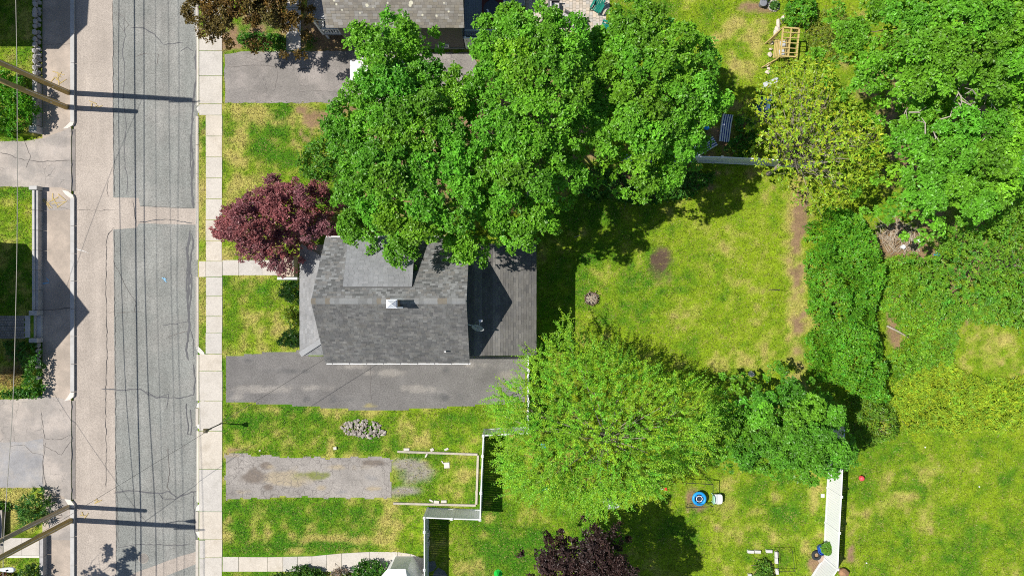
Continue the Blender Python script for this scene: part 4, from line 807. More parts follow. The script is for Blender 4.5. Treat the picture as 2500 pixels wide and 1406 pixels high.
side_house('cream gable fronted house across the street with pointed shadow', -1.3, 4.5, -36.35, 9, 4.0, 9.0, False, siding_c)
side_house('tall grey gambrel house across the street behind the hedge', 21.8, 4.9, -36.3, 9, 6.2, 9.0, True, siding_g)
# ---- the white bay roof at the bottom edge
h5 = thing('bay_window', 'white angled bay roof peeking in beside the lower walk', 'bay window', (W(968, 1440).x, W(968, 1440).y, 0))
def bp(px_, py_, z): v = W(px_, py_, z); return v
A = [bp(918, 1430, 2.4), bp(932, 1404, 2.4), bp(946, 1388, 2.4), bp(990, 1388, 2.4), bp(1002, 1404, 2.4), bp(1016, 1430, 2.4)]
C_ = bp(968, 1432, 3.0)
rf = MB(); rf.add(A + [C_ + Vector((-.8, 0, 0)), C_ + Vector((.8, 0, 0))], [(1, 0, 6), (2, 1, 6), (3, 2, 6, 7), (4, 3, 7), (5, 4, 7), (0, 5, 7, 6)]); rf.build('bay_roof', white, h5)
MB().prism([(v.x * .985, v.y * 1.004 - .06) for v in A], 0.0, 2.38).build('bay_wall', white_p, h5)
h6 = thing('house', 'pale house below the bottom edge behind the bay', 'house', (W(960, 1600).x, W(960, 1600).y, 0)); e_ = W(968, 1432)
MB().span((e_.x - 5, e_.y - 8, 0), (e_.x + 2.2, e_.y - .05, 3.2)).build('wall', siding_c, h6)
slab(h6, [(e_.x - 5.3, e_.y - 8.3, 3.2), (e_.x + 2.5, e_.y - 8.3, 3.2), (e_.x + 2.5, e_.y - 4, 5.2), (e_.x - 5.3, e_.y - 4, 5.2)], .1, 'roof', MATS['far_roof']); slab(h6, [(e_.x + 2.5, e_.y + .1, 3.2), (e_.x - 5.3, e_.y + .1, 3.2), (e_.x - 5.3, e_.y - 4, 5.2), (e_.x + 2.5, e_.y - 4, 5.2)], .1, 'roof', MATS['far_roof'])
window(h6, (e_.x + 1.4, e_.y - .05, 1.7), .7, 1.1, 'x', 1)

# ================================================================ retaining walls on the left
rw = thing('stone_wall', 'rough fieldstone retaining wall below the shaded hedge', 'wall', W(99, 100)); g_ = random.Random(11)
for yy in range(-60, 206, 14):
    for lv, (xo, zz_) in enumerate(((99, .17), (97.5, .46))):
        p = W(xo, yy + (lv * 7) + g_.uniform(-2, 2)); MB().rock((p.x, p.y, zz_), (.2 + g_.uniform(-.02, .02), .22 + g_.uniform(-.02, .05), .19), g_.random(), 1).build('stone', granite_d, rw)
for a, b in ((207, 240), (241, 275), (276, 311)):
    p, q = W(92, a), W(103, b - .5); MB().span((p.x, p.y, 0), (q.x, q.y, .52)).build('block', granite_d, rw, bevel=.02)
p, q = W(86, 312), W(105, 328); MB().span((p.x, p.y, 0), (q.x, q.y, .62)).build('pier', granite, rw, bevel=.02)
rw2 = thing('granite_wall', 'pale granite block retaining wall between the lawn and footway', 'wall', W(98, 600))
e = list(np.linspace(467, 757, 7))
for a, b in zip(e, e[1:]):
    p, q = W(93, a + .3), W(104.5, b - .3); MB().span((p.x, p.y, 0), (q.x, q.y, .44)).build('block', granite_d, rw2, bevel=.015)
    p, q = W(91.5, a + .3), W(97.5, b - .3); MB().span((p.x, p.y, .442), (q.x, q.y, .52)).build('capstone', granite, rw2, bevel=.01)
for a, b in ((457, 466.5), (757.5, 769), (824, 835)):
    p, q = W(86, a), W(106, b); MB().span((p.x, p.y, 0), (q.x, q.y, .62)).build('pier', granite, rw2, bevel=.02)
for x0, x1, z1 in ((94, 105, .18), (85, 94, .34), (73, 85, .46)):
    p, q = W(x0, 770), W(x1, 823); MB().span((p.x, p.y, 0), (q.x, q.y, z1)).build('step', granite, rw2, bevel=.015)
for yy in range(842, 905, 13): p = W(99, yy); MB().rock((p.x, p.y, .22), (.2, .24, .26), yy, 1).build('stone', granite_d, rw2)
p = W(97, 921); MB().rock((p.x, p.y, .12), (.24, .16, .2), 3, 2).build('boulder', granite, label='pale oval boulder at the end of the left wall', cat='boulder')
rw3 = thing('concrete_wall', 'low grey concrete wall beside the lower left landing', 'wall', W(112, 1360))
for a, b in ((1305, 1352), (1353, 1400), (1401, 1460)): p, q = W(107, a), W(116, b); MB().span((p.x, p.y, 0), (q.x, q.y, .42)).build('block', granite_d, rw3, bevel=.01)
ln_ = thing('landing', None, None, W(60, 1330)); ln_['kind'] = 'structure'
for a, b in ((18, 64), (64.5, 106)): p, q = W(a, 1307), W(b, 1349); MB().span((p.x, p.y, .3), (q.x, q.y, .43)).build('slab', slab_t, ln_)
p, q = W(18, 1350), W(106, 1355); MB().span((p.x, p.y, .3), (q.x, q.y, .40)).build('edging', concrete_p, ln_)

# ================================================================ white vinyl fences
vin = mat('fence_vinyl', (.78, .79, .81), rough=.4, var=.03, fine=.02, bump=0, spec=.4)
FH = 1.95
def fence(label, tops, h=FH, gap=None):
    P = [W(a, b, h) for a, b in tops]; P = [Vector((p.x, p.y, 0)) for p in P]
    f = thing('vinyl_fence', label, 'fence', P[len(P) // 2])
    for p in P:
        po = MB().span((p.x - .065, p.y - .065, 0), (p.x + .065, p.y + .065, h + .03)).build('post', vin, f)
        MB().box((p.x, p.y, h + .045), (.17, .17, .03)).box((p.x, p.y, h + .085), (.17, .17, .05), taper=.1).build('cap', white, po)
    for a, b in zip(P, P[1:]):
        d = (b - a); L = d.length; u = d / L; ang = math.atan2(u.y, u.x); n_ = max(1, round(L / .16)); pn = MB()
        for i in range(n_):
            c = a + u * (L * (i + .5) / n_); pn.box((c.x, c.y, h / 2), (L / n_ - .006, .03, h - .24), ang)
        pn.build('panel', vin, f)
        for z in (.09, h - .07): MB().bar((a.x, a.y, z), (b.x, b.y, z), .075, .14).build('rail', vin, f)
    return f
fence('white vinyl fence stepping round the old garage plot and up to the wing', [(1289, 868), (1290, 905), (1290, 980), (1289, 1057), (1235, 1060), (1180, 1063), (1178, 1113), (1174, 1203), (1172, 1268), (1103, 1266), (1036, 1263), (1036, 1298), (1036, 1390), (1036, 1480)])
fence('short white fence piece above the rear wing under the maples', [(1291, 470), (1291, 535), (1291, 597)])
fence('white vinyl fence in shade below the striped lounger', [(1520, 378), (1605, 380), (1690, 382), (1763, 384), (1850, 388), (1925, 392), (2005, 396)])
fence('bright white vinyl fence along the lower right lawn', [(2062, 1040), (2058, 1122), (2054, 1212), (2049, 1300), (2045, 1389), (1998, 1462)])
fence('white vinyl panel standing below the blue grey deck rail', [(1135, 93), (1190, 93), (1262, 94)], 1.9)

# ================================================================ poles and wires
polem = mat('pole_wood', (.42, .315, .125), var=.2, scale=3, fine=.2, fscale=30, bump=.4)
polem2 = mat('pole_wood_grey', (.40, .33, .215), var=.2, scale=3, fine=.2, fscale=30, bump=.4)
wirem = mat('wire_black', (.03, .03, .03), rough=.6, var=0, fine=0, bump=0); wirel = mat('wire_pale', (.40, .38, .33), rough=.5, var=0, fine=.3, bump=0)
def pole(label, px_, py_, h, m, arms, r=.19):
    b = W(px_, py_); t = thing('utility_pole', label, 'pole', b)
    MB().tube([(b.x, b.y, -.1), (b.x, b.y, h * .5), (b.x, b.y, h)], [r, r * .93, r * .8], 14).build('shaft', m, t, smooth=True)
    for z in arms:
        ca = MB().bar((b.x - 1.15, b.y - .16, z), (b.x + 1.15, b.y - .16, z), .09, .11).build('crossarm', m, t)
        for q in (-1.05, -.5, .5, 1.05): MB().lathe((b.x + q, b.y - .16, z + .055), [(.03, 0), (.05, .04), (.03, .07), (.05, .1), (.02, .14)], 8).build('insulator', granite, ca)
    MB().tube([(b.x + r * .9, b.y + .02, .1), (b.x + r * .9, b.y + .02, h * .62)], .022, 6).build('conduit', galv, t)
    MB().box((b.x + .12, b.y - .10, 1.7), (.04, .12, .16), .6).build('tag_plate', galv, t)
    return t, b
pA, bA = pole('tall yellowish utility pole beside the shaded hedge', 166, 226, 11.6, polem, (11.1,))
pole('cut off pole stub just below the tall hedge side pole', 162, 262, 6.5, polem, ())
pole('weathered pole stub at the lower left kerb end', 167, 1237, 7.2, polem2, (), .165)
pB, bB = pole('tall utility pole with street lamp at lower left', 173, 1270, 11.8, polem, (11.3,))
ph = W(19, 1389, 8.4); lampw = mat('lamp_white', (.75, .76, .80), rough=.4)
lp = thing('street_lamp', 'white street lamp head on an arm over the lower left corner', 'street lamp', (bB.x, bB.y, 8.0))
MB().tube([(bB.x + .1, bB.y, 8.0), (ph.x - .9, ph.y + .02, 8.42), (ph.x - .3, ph.y, 8.45)], .03, 8).build('arm', galv, lp)
hd = MB()
prof = [(-.42, .07), (-.32, .10), (-.1, .13), (.15, .16), (.34, .15), (.44, .08)]
ring_ = []
for xo, w_ in prof: ring_.append([(ph.x + xo, ph.y + w_ * math.cos(k_ * .7854), 8.45 + .07 * math.sin(k_ * .7854)) for k_ in range(8)])
hd.add([p for r_ in ring_ for p in r_], [(i * 8 + k_, (i + 1) * 8 + k_, (i + 1) * 8 + (k_ + 1) % 8, i * 8 + (k_ + 1) % 8) for i in range(5) for k_ in range(8)] + [tuple(range(8)), tuple(range(47, 39, -1))])
hd.build('lamp_head', lampw, lp, smooth=True); MB().lathe((ph.x + .05, ph.y, 8.515), [(.05, 0), (.05, .06), (.03, .08)], 10).build('photocell', black_m, lp); MB().lathe((ph.x + .12, ph.y, 8.36), [(.10, 0), (.11, .03)], 12).build('lens', galv, lp)
def lx(py_): return X(166 + (py_ - 226) / 1044 * 7)
def wire(label, pts, r, m=wirem, dx=0.0):
    ys = [p[0] for p in pts]; hs = [p[1] for p in pts]; yy = np.linspace(ys[0], ys[-1], 60); path = []
    for y_ in yy:
        k = np.interp(y_, ys, range(len(ys))); i = int(min(k, len(ys) - 2)); f = k - i; f = f * f * (3 - 2 * f) if False else f
        path.append((lx(y_) + dx, Y(y_), hs[i] + (hs[i + 1] - hs[i]) * f))
    # ease the kinks
    for _ in range(3):
        z = [p[2] for p in path]; path = [(p[0], p[1], (z[max(i - 1, 0)] + z[i] * 2 + z[min(i + 1, 59)]) / 4) for i, p in enumerate(path)]
    MB().tube(path, r, 5).build('overhead_wire', m, label=label, cat='wire', group='wires along the street')
wire('lowest pale street cable hanging over the left lawns', [(-900, 5.6), (-300, 4.9), (226, 4.62), (600, 4.7), (950, 5.1), (1270, 6.1), (1700, 5.6), (2300, 5.8)], .022, wirel)
wire('thick bundled street cable just above the lowest one', [(-900, 6.4), (-300, 6.25), (226, 6.2), (700, 6.2), (1000, 6.3), (1270, 6.55), (1700, 6.3), (2300, 6.4)], .042)
wire('middle street cable between the two tall poles', [(-900, 7.3), (226, 7.1), (600, 7.0), (950, 7.3), (1270, 8.0), (2300, 7.6)], .03)
wire('thin street wire above the middle cable', [(-900, 8.5), (226, 8.2), (700, 8.2), (1270, 8.7), (2300, 8.5)], .012)
wire('thin street wire second from the top', [(-900, 9.5), (226, 9.5), (700, 9.6), (1270, 9.95), (2300, 9.9)], .014)
wire('topmost street wire on the left insulators', [(-900, 11.0), (226, 11.2), (700, 10.8), (1270, 11.4), (2300, 11.0)], .016, dx=-.5)
wire('topmost street wire on the right insulators', [(-900, 11.0), (226, 11.2), (700, 10.7), (1270, 11.4), (2300, 11.0)], .016, dx=1.05)
def drop(label, a, b, sag, r=.012):
    a = Vector(a); b = Vector(b); MB().tube([a.lerp(b, t) - Vector((0, 0, sag * 4 * t * (1 - t))) for t in np.linspace(0, 1, 16)], r, 5).build('service_wire', wirem, label=label, cat='wire')
drop('thin service wire from the lower pole to the grey house', (bB.x, bB.y, 6.6), (-11.5, -4.3, 4.75), .5)
drop('thin service wire from the upper pole to the cream house', (bA.x, bA.y, 7.0), (-36.2, -1.3, 6.4), .4)
drop('thin service wire from the lower pole to the cream house', (bB.x, bB.y, 7.2), (-36.2, -4.9, 4.0), .4)
# ================================================================ trees and shrubs
def px2w(poly, z): return [(W(a, b, z).x, W(a, b, z).y) for a, b in poly]
def tree_round(name, label, poly, zmid, zb, zt, Rr, base, colr, seed, P=1.08, PR=.86, nsub=15, sr=(.26, .43), per=16, k=6, size=.16, r0=.28, limbs=34, lump=1.3, group=None, m=None, under=.62, amt=.2, wr=.72, cat='tree', z0=0.0, jag=.0):
    """crown of puffs, each puff built of small leaf clumps"""
    g = np.random.default_rng(seed); pw_ = px2w(poly, zmid)
    c = dome_pts(pw_, P, zb, zt, Rr, g, seed, lump, .42); n = len(c)
    pr_ = PR * g.uniform(.72, 1.12, n); tone = np.repeat(vary(colr, n, g, .10, .06), nsub, 0)
    d = dirs(n * nsub, g, -.15); sub = np.repeat(c, nsub, 0) + d * np.repeat(pr_, nsub)[:, None] * g.uniform(.8, 1.08, (n * nsub, 1)) * np.array([[1, 1, .85]])
    rr = g.uniform(sr[0], sr[1], len(sub))
    if jag:                                        # small shoots that break the outline
        n_ = len(pw_); pts = []
        for i in range(n_):
            a = np.array(pw_[i]); b = np.array(pw_[(i + 1) % n_]); q = max(1, int(np.linalg.norm(b - a) / jag))
            for j in range(q): pts.append([*(a + (b - a) * (j + g.uniform(0, 1)) / q + g.normal(size=2) * .22), zb + g.uniform(-.2, 1.2)])
        sub = np.concatenate([sub, np.array(pts)]); rr = np.concatenate([rr, g.uniform(sr[0] * .7, sr[1], len(pts))]); tone = np.concatenate([tone, np.tile(np.array(colr), (len(pts), 1))])
    N_ = len(sub); d = dirs(N_ * per, g, -.25)
    Pp = np.repeat(sub, per, 0) + d * np.repeat(rr, per)[:, None] * g.uniform(.55, 1.05, (N_ * per, 1)) * np.array([[1, 1, .8]])
    A = nrm(d * .6 + np.array([[0, 0, .65]]) + .3 * g.normal(size=Pp.shape))
    cc = np.repeat(tone * np.clip(1 + .10 * g.normal(size=(N_, 1)), .6, 1.4), per, 0)
    parts = [rosettes(Pp, A, k, size, colr, g, ccol=cc, amt=amt, wr=wr)]
    if under:
        c2 = dome_pts(pw_, P * .8, zb - .8, zt - 1.5, Rr, g, seed + 3, lump * .6, .6)
        parts.append(crown_rosette(c2, g.uniform(.7, 1.0, len(c2)) * PR, int(nsub * per * under * .22), k, size * 1.35, colr, g, amt=amt, wr=wr))
    V, F, C = cat3(parts)
    cen = np.mean(c, 0); b = W(*base, 0) if base else Vector((cen[0], cen[1], 0)); b.z = z0
    t = thing(name, label, cat, b, group); npmesh('crown', V, F, C, t, leafm())
    wood(t, b, (cen[0] * .6 + b.x * .4, cen[1] * .6 + b.y * .4, z0 + (zt - z0) * .72), c, r0, g, m or bark(), limbs)
    return t
MAPLE = (.158, .405, .026); MAPLE2 = (.18, .435, .028)
tree_round('maple_tree', 'broad green maple hanging over the grey dormer roof', [(870, 80), (930, 70), (1010, 60), (1055, 70), (1078, 130), (1070, 170), (1130, 190), (1175, 210), (1205, 250), (1215, 330), (1210, 430), (1205, 500), (1205, 580), (1195, 640), (1140, 645), (1090, 600), (1050, 650), (990, 650), (940, 615), (900, 585), (860, 575), (830, 530), (820, 460), (835, 420), (820, 370), (790, 300), (800, 255), (845, 215), (862, 150)],
    8.0, 6.3, 11.0, 3.6, (985, 370), MAPLE, 21, limbs=46, jag=.8)
tree_round('maple_tree', 'tall green maple over the rear wing and blue deck', [(1168, 100), (1205, 50), (1270, 35), (1330, 45), (1385, 70), (1430, 60), (1470, 130), (1460, 200), (1455, 260), (1440, 330), (1415, 400), (1405, 460), (1370, 520), (1330, 560), (1290, 595), (1235, 600), (1185, 560), (1170, 480), (1160, 380), (1140, 280), (1165, 180)],
    8.5, 6.8, 11.8, 3.2, (1295, 330), (.162, .41, .026), 22, limbs=36, jag=.8)
tree_round('maple_tree', 'rounded green maple left of the striped lounger', [(1420, 110), (1475, 50), (1540, 20), (1590, 40), (1650, 50), (1695, 100), (1730, 150), (1720, 190), (1745, 240), (1760, 290), (1740, 340), (1715, 370), (1700, 410), (1640, 430), (1595, 490), (1550, 480), (1480, 450), (1420, 400), (1385, 330), (1372, 240), (1385, 160)],
    7.6, 6.1, 10.6, 3.6, (1560, 300), (.166, .415, .026), 23, limbs=36, jag=.8)
tree_round('maple_tree', 'large bright green maple filling the top right corner', [(2005, 110), (2050, 40), (2100, -30), (2300, -60), (2520, -60), (2600, 100), (2560, 250), (2440, 300), (2330, 300), (2240, 290), (2160, 285), (2100, 245), (2050, 210), (2020, 160)],
    8.0, 6.2, 11.2, 4.0, (2300, 130), MAPLE2, 24, P=1.2, PR=1.0, sr=(.30, .48), per=20, size=.165, limbs=40, jag=.8)
tree_round('maple_tree', 'bright green maple right of the yellow leafed tree', [(2150, 290), (2240, 250), (2400, 260), (2540, 260), (2570, 400), (2500, 470), (2420, 500), (2370, 540), (2330, 575), (2270, 580), (2220, 540), (2170, 530), (2105, 490), (2140, 440), (2155, 370)],
    7.2, 5.6, 9.6, 3.6, (2340, 420), MAPLE2, 25, P=1.2, PR=1.0, sr=(.30, .48), per=20, size=.165, limbs=40, jag=.8)
tree_round('plum_tree', 'purple red leafed plum tree over the front steps', [(528, 560), (560, 505), (590, 470), (640, 470), (670, 430), (700, 440), (720, 435), (745, 450), (770, 440), (800, 470), (815, 530), (815, 570), (780, 585), (735, 600), (715, 640), (670, 665), (640, 640), (580, 625), (550, 590)],
    4.6, 3.2, 6.4, 2.6, (690, 560), (.32, .125, .135), 26, P=.72, PR=.56, nsub=14, sr=(.18, .3), per=12, k=6, size=.13, r0=.16, limbs=30, lump=1.0, jag=.4, amt=.3, wr=.6)
tree_round('plum_tree', 'olive brown leafed tree overhanging the street at top left', [(444, 30), (448, -40), (480, -110), (600, -140), (740, -110), (742, 20), (735, 80), (705, 118), (660, 112), (620, 95), (575, 92), (540, 95), (512, 78), (475, 66)],
    4.6, 3.2, 6.4, 2.6, (610, -10), (.17, .115, .028), 27, P=.8, PR=.72, nsub=13, sr=(.2, .36), per=14, k=6, size=.17, r0=.18, limbs=36, lump=1.2, jag=.45, amt=.45, wr=.5, under=0)
tree_round('plum_tree', 'dark purple leafed tree at the bottom edge casting a long shadow', [(1272, 1365), (1300, 1335), (1340, 1330), (1365, 1300), (1400, 1325), (1420, 1295), (1465, 1288), (1500, 1305), (1535, 1305), (1545, 1360), (1572, 1410), (1580, 1480), (1520, 1540), (1400, 1560), (1310, 1510), (1300, 1430)],
    6.6, 5.0, 7.8, 3.0, (1395, 1370), (.075, .040, .034), 28, P=.8, PR=.7, nsub=14, sr=(.22, .36), per=14, k=7, size=.14, r0=.22, limbs=30, lump=1.3, jag=.9, amt=.3, wr=.6)
tree_round('maple_tree', 'dense dark green tree at the end of the bright fence', [(1745, 1020), (1780, 940), (1830, 925), (1870, 945), (1905, 905), (1925, 900), (1945, 935), (2010, 950), (2050, 990), (2075, 1040), (2090, 1085), (2060, 1130), (2010, 1165), (1950, 1178), (1900, 1165), (1850, 1130), (1790, 1145), (1745, 1130), (1735, 1080)],
    4.6, 2.8, 6.4, 3.0, (1910, 1040), (.14, .37, .026), 29, P=.9, PR=.76, nsub=14, sr=(.24, .4), per=13, k=7, size=.15, r0=.18, limbs=26, lump=1.2, jag=.5)
# yellow green tree with loose leaf stars and bare twigs showing
def tree_loose(name, label, poly, zmid, zb, zt, Rr, base, colr, seed, spacing, k, size, r0, limbs):
    g = np.random.default_rng(seed); pw_ = px2w(poly, zmid); P, A = [], []
    for lay, dz in enumerate((0, -.7, -1.6)):
        c = dome_pts(pw_, spacing * (1 + .25 * lay), zb + dz, zt + dz, Rr, g, seed + lay, 1.4, .1); P.append(c)
    P = np.concatenate(P); A = nrm(np.array([[0, 0, .8]]) + .55 * g.normal(size=P.shape))
    V, F, C = rosettes(P, A, k, size, colr, g, (45, 95), .48, amt=.2)
    cen = np.mean(P, 0); b = W(*base, 0); t = thing(name, label, 'tree', b); npmesh('crown', V, F, C, t, leafm())
    wood(t, b, (cen[0] * .6 + b.x * .4, cen[1] * .6 + b.y * .4, zt * .62), P, r0, g, bark_pale(), limbs)
tree_loose('magnolia_tree', 'yellow green tree with loose leaf stars and bare grey twigs', [(1835, 250), (1845, 205), (1880, 190), (1890, 150), (1930, 130), (1985, 125), (2040, 150), (2070, 200), (2110, 240), (2170, 290), (2185, 350), (2165, 400), (2150, 450), (2090, 500), (2010, 520), (1950, 490), (1925, 440), (1900, 400), (1850, 370), (1870, 310), (1840, 290)],
    5.4, 3.4, 7.2, 3.2, (1875, 425), (.36, .51, .035), 33, .29, 9, .215, .14, 90)
# feathery tree in the lower middle
def tree_feather(name, label, poly, zmid, zb, zt, Rr, base, colr, seed, spacing, Ls, m, size, r0, limbs, lump=1.2, droop=.16, cat='tree', layers=((0, 1), (-.9, 1.3), (-2, 1.7)), out=.75, group=None):
    g = np.random.default_rng(seed); pw_ = px2w(poly, zmid); P = []
    for dz, q in layers: P.append(dome_pts(pw_, spacing * q, zb + dz, zt + dz, Rr, g, seed, lump, .1))
    P = np.concatenate(P); cen = P.mean(0); b = W(*base, 0)
    rad = P - np.array([[cen[0], cen[1], zb - 1.5]]); D = nrm(nrm(rad * np.array([[1, 1, .6]])) * out + .55 * g.normal(size=P.shape) * np.array([[1, 1, .5]]) + np.array([[0, 0, .12]]))
    n_ = len(pw_); ep, ed = [], []                 # long shoots that fray the outline
    for i in range(n_):
        a = np.array(pw_[i]); c = np.array(pw_[(i + 1) % n_]); q = max(1, int(np.linalg.norm(c - a) / .28)); o_ = np.array([c[1] - a[1], a[0] - c[0]]); o_ = o_ / (np.linalg.norm(o_) + 1e-9)
        if np.dot(o_, (a + c) / 2 - cen[:2]) < 0: o_ = -o_
        for j in range(q):
            e = a + (c - a) * (j + g.random()) / q - o_ * g.uniform(.4, 1.3); ep.append([*e, zb + g.uniform(-.6, 1.6)]); ed.append([*(o_ + .5 * g.normal(size=2)), g.uniform(-.1, .5)])
    Lg = np.concatenate([g.uniform(Ls[0], Ls[1], len(P)), g.uniform(.7, 1.35, len(ep))])
    V, F, C = crown_sprays(np.concatenate([P, np.array(ep)]), np.concatenate([D, nrm(np.array(ed))]), Lg, m, size, colr, g, droop)
    t = thing(name, label, cat, b, group); npmesh('crown', V, F, C, t, leafm())
    wood(t, b, (cen[0] * .5 + b.x * .5, cen[1] * .5 + b.y * .5, zt * .6), P, r0, g, bark_pale(), limbs)
tree_feather('elm_tree', 'feathery light green tree spreading over the white fence corner', [(1205, 985), (1225, 960), (1290, 930), (1290, 880), (1330, 850), (1370, 845), (1375, 815), (1392, 790), (1412, 850), (1460, 850), (1500, 865), (1560, 895), (1620, 920), (1690, 935), (1750, 965), (1770, 1000), (1770, 1060), (1740, 1110), (1700, 1150), (1640, 1170), (1600, 1225), (1550, 1215), (1500, 1250), (1440, 1275), (1390, 1250), (1330, 1240), (1250, 1220), (1230, 1180), (1215, 1100), (1225, 1050), (1200, 1020)],
    6.0, 3.0, 9.0, 4.6, (1470, 1060), (.28, .54, .035), 35, .36, (.8, 1.5), 42, .118, .17, 26, lump=2.6, layers=((0, 1), (-.7, .85), (-1.6, .95)), droop=.12)
tree_feather('elm_tree', 'layered light green tree at the right edge above the dry clearing', [(2275, 640), (2320, 590), (2390, 560), (2430, 520), (2500, 480), (2600, 470), (2620, 700), (2560, 800), (2480, 785), (2420, 770), (2360, 770), (2310, 720)],
    4.0, 2.4, 5.6, 3.0, (2440, 660), (.175, .385, .03), 36, .27, (.5, .95), 22, .17, .12, 16, layers=((0, 1), (-.7, 1.1), (-1.5, 1.3)))
# thickets: leafy mounds of shrubs
def mound(name, label, poly, h, colr, seed, dens, size, zlump=1.0, k=6, spread=(40, 95), wr=.6, cat='shrub', lean=None, blade=False, base=None, group=None, z0=0.0, edge=1.0, amt=.22, stems=40):
    g = np.random.default_rng(seed); pw_ = px2w(poly, h * .5); xs = [p[0] for p in pw_]; ys = [p[1] for p in pw_]
    A_ = (max(xs) - min(xs)) * (max(ys) - min(ys)); n_ = int(A_ * dens); x = g.uniform(min(xs), max(xs), n_); y = g.uniform(min(ys), max(ys), n_); q = inpoly(x, y, pw_); x, y = x[q], y[q]
    d = edgedist(x, y, pw_); q = d > .75 * (fbm(x, y, .9, seed + 21, 3) - .32) * min(1, edge); x, y, d = x[q], y[q], d[q]; rise = np.sqrt(np.clip(d / edge, 0, 1)); hh = h * rise * (.15 + 1.35 * fbm(x, y, 1.6 * zlump, seed, 3)) * (1 - .45 * sstep(.55, .7, fbm(x, y, .7, seed + 9, 2)))
    z = z0 + hh * (1 - .5 * g.random(len(x)) ** 3); P = np.stack([x, y, z], 1)
    e = .15; gx_ = (fbm(x + e, y, 1.6 * zlump, seed, 3) - fbm(x - e, y, 1.6 * zlump, seed, 3)) / (2 * e) * h * 1.35; gy_ = (fbm(x, y + e, 1.6 * zlump, seed, 3) - fbm(x, y - e, 1.6 * zlump, seed, 3)) / (2 * e) * h * 1.35
    A = nrm(np.stack([-gx_, -gy_, np.ones_like(x)], 1) + .3 * g.normal(size=P.shape))
    if lean is not None: A = nrm(A * .5 + np.array([lean]))
    tone = 1 + .35 * (fbm(x, y, 1.1, seed + 4, 3) - .5)
    cc = vary(colr, len(x), g, .08, .1) * tone[:, None]
    V, F, C = rosettes(P, A, k, size, colr, g, spread, wr, ccol=cc, amt=amt)
    cen = P.mean(0); t = thing(name, label, cat, (cen[0], cen[1], z0), group); npmesh('foliage', V, F, C, t, leafm())
    b = MB()
    for i in g.permutation(len(x))[:stems]: b.tube([(x[i] + g.normal() * .3, y[i] + g.normal() * .3, z0), (x[i], y[i], max(z[i] - .05, z0 + .1))], [.02, .008], 4)
    b.build('stems', bark(), t, kind='stuff')
    return t
mound('vine_thicket', 'dense green vine covered thicket along the back lawn edge', [(1968, 600), (1985, 540), (2010, 500), (2080, 505), (2135, 540), (2150, 590), (2165, 660), (2150, 760), (2170, 830), (2165, 920), (2180, 990), (2120, 985), (2060, 950), (2000, 935), (1985, 880), (1990, 800), (1972, 720)], 2.6, (.15, .40, .025), 41, 130, .125, .9)
mound('bramble_thicket', 'low tangled bramble shrubs between the vines and right tree', [(2140, 700), (2150, 640), (2200, 620), (2260, 612), (2310, 630), (2330, 720), (2375, 765), (2350, 800), (2345, 860), (2330, 900), (2260, 915), (2190, 960), (2160, 900), (2205, 825), (2195, 790), (2160, 760)], 1.3, (.21, .43, .03), 42, 105, .125, .7)
mound('goldenrod_bank', 'yellow green bank of feathery tall weeds beside the right lawn', [(2170, 985), (2175, 935), (2215, 905), (2270, 895), (2330, 880), (2370, 905), (2430, 930), (2500, 915), (2600, 920), (2600, 1035), (2520, 1040), (2460, 1062), (2400, 1050), (2340, 1070), (2280, 1058), (2230, 1078), (2195, 1050), (2200, 1015)], 1.6, (.42, .58, .05), 43, 110, .22, .9, k=5, spread=(20, 60), wr=.2, lean=(-.3, .2, .8))
mound('brush', 'dull green brush behind the dark green tree', [(2075, 955), (2130, 960), (2185, 980), (2205, 1040), (2190, 1075), (2120, 1095), (2095, 1060)], 1.8, (.18, .34, .03), 44, 70, .2, .8, k=5, wr=.3)
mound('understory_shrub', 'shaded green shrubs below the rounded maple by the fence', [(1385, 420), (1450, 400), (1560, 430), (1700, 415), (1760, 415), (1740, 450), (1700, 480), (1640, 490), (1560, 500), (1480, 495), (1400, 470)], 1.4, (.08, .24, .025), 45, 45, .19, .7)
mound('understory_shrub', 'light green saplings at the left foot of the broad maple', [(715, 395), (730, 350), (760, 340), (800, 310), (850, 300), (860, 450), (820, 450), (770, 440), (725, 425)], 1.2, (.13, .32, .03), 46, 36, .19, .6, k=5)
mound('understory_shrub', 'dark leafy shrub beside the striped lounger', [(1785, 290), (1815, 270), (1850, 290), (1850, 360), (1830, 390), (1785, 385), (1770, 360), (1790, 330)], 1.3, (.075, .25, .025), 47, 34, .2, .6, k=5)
mound('garden_shrub', 'bright green shrub above the wooden garden swing', [(1915, 45), (1925, -20), (2000, -30), (2005, 40), (1985, 65), (1940, 70)], 1.8, (.13, .35, .025), 48, 60, .18, .6)
mound('garden_shrub', 'olive yellow wispy shrub right of the wooden swing', [(1975, 60), (2005, 20), (2060, 10), (2090, 40), (2080, 100), (2045, 140), (2000, 150), (1970, 120)], 1.7, (.27, .33, .05), 49, 55, .15, .6, k=5, wr=.3)
mound('clipped_hedge', 'round bright green clipped shrub beside the upper poles', [(-50, 175), (10, 168), (50, 180), (78, 215), (86, 255), (78, 300), (45, 325), (0, 332), (-50, 325)], 2.6, (.14, .40, .02), 50, 90, .15, .9, z0=.42, edge=1.4)
mound('rhododendron', 'big glossy leafed shrub between the lower left poles', [(30, 1260), (45, 1215), (75, 1190), (105, 1195), (122, 1225), (122, 1270), (100, 1297), (60, 1290), (35, 1285)], 1.5, (.13, .27, .05), 51, 22, .34, .7, k=8, spread=(35, 85), wr=.24, edge=.9, stems=12)
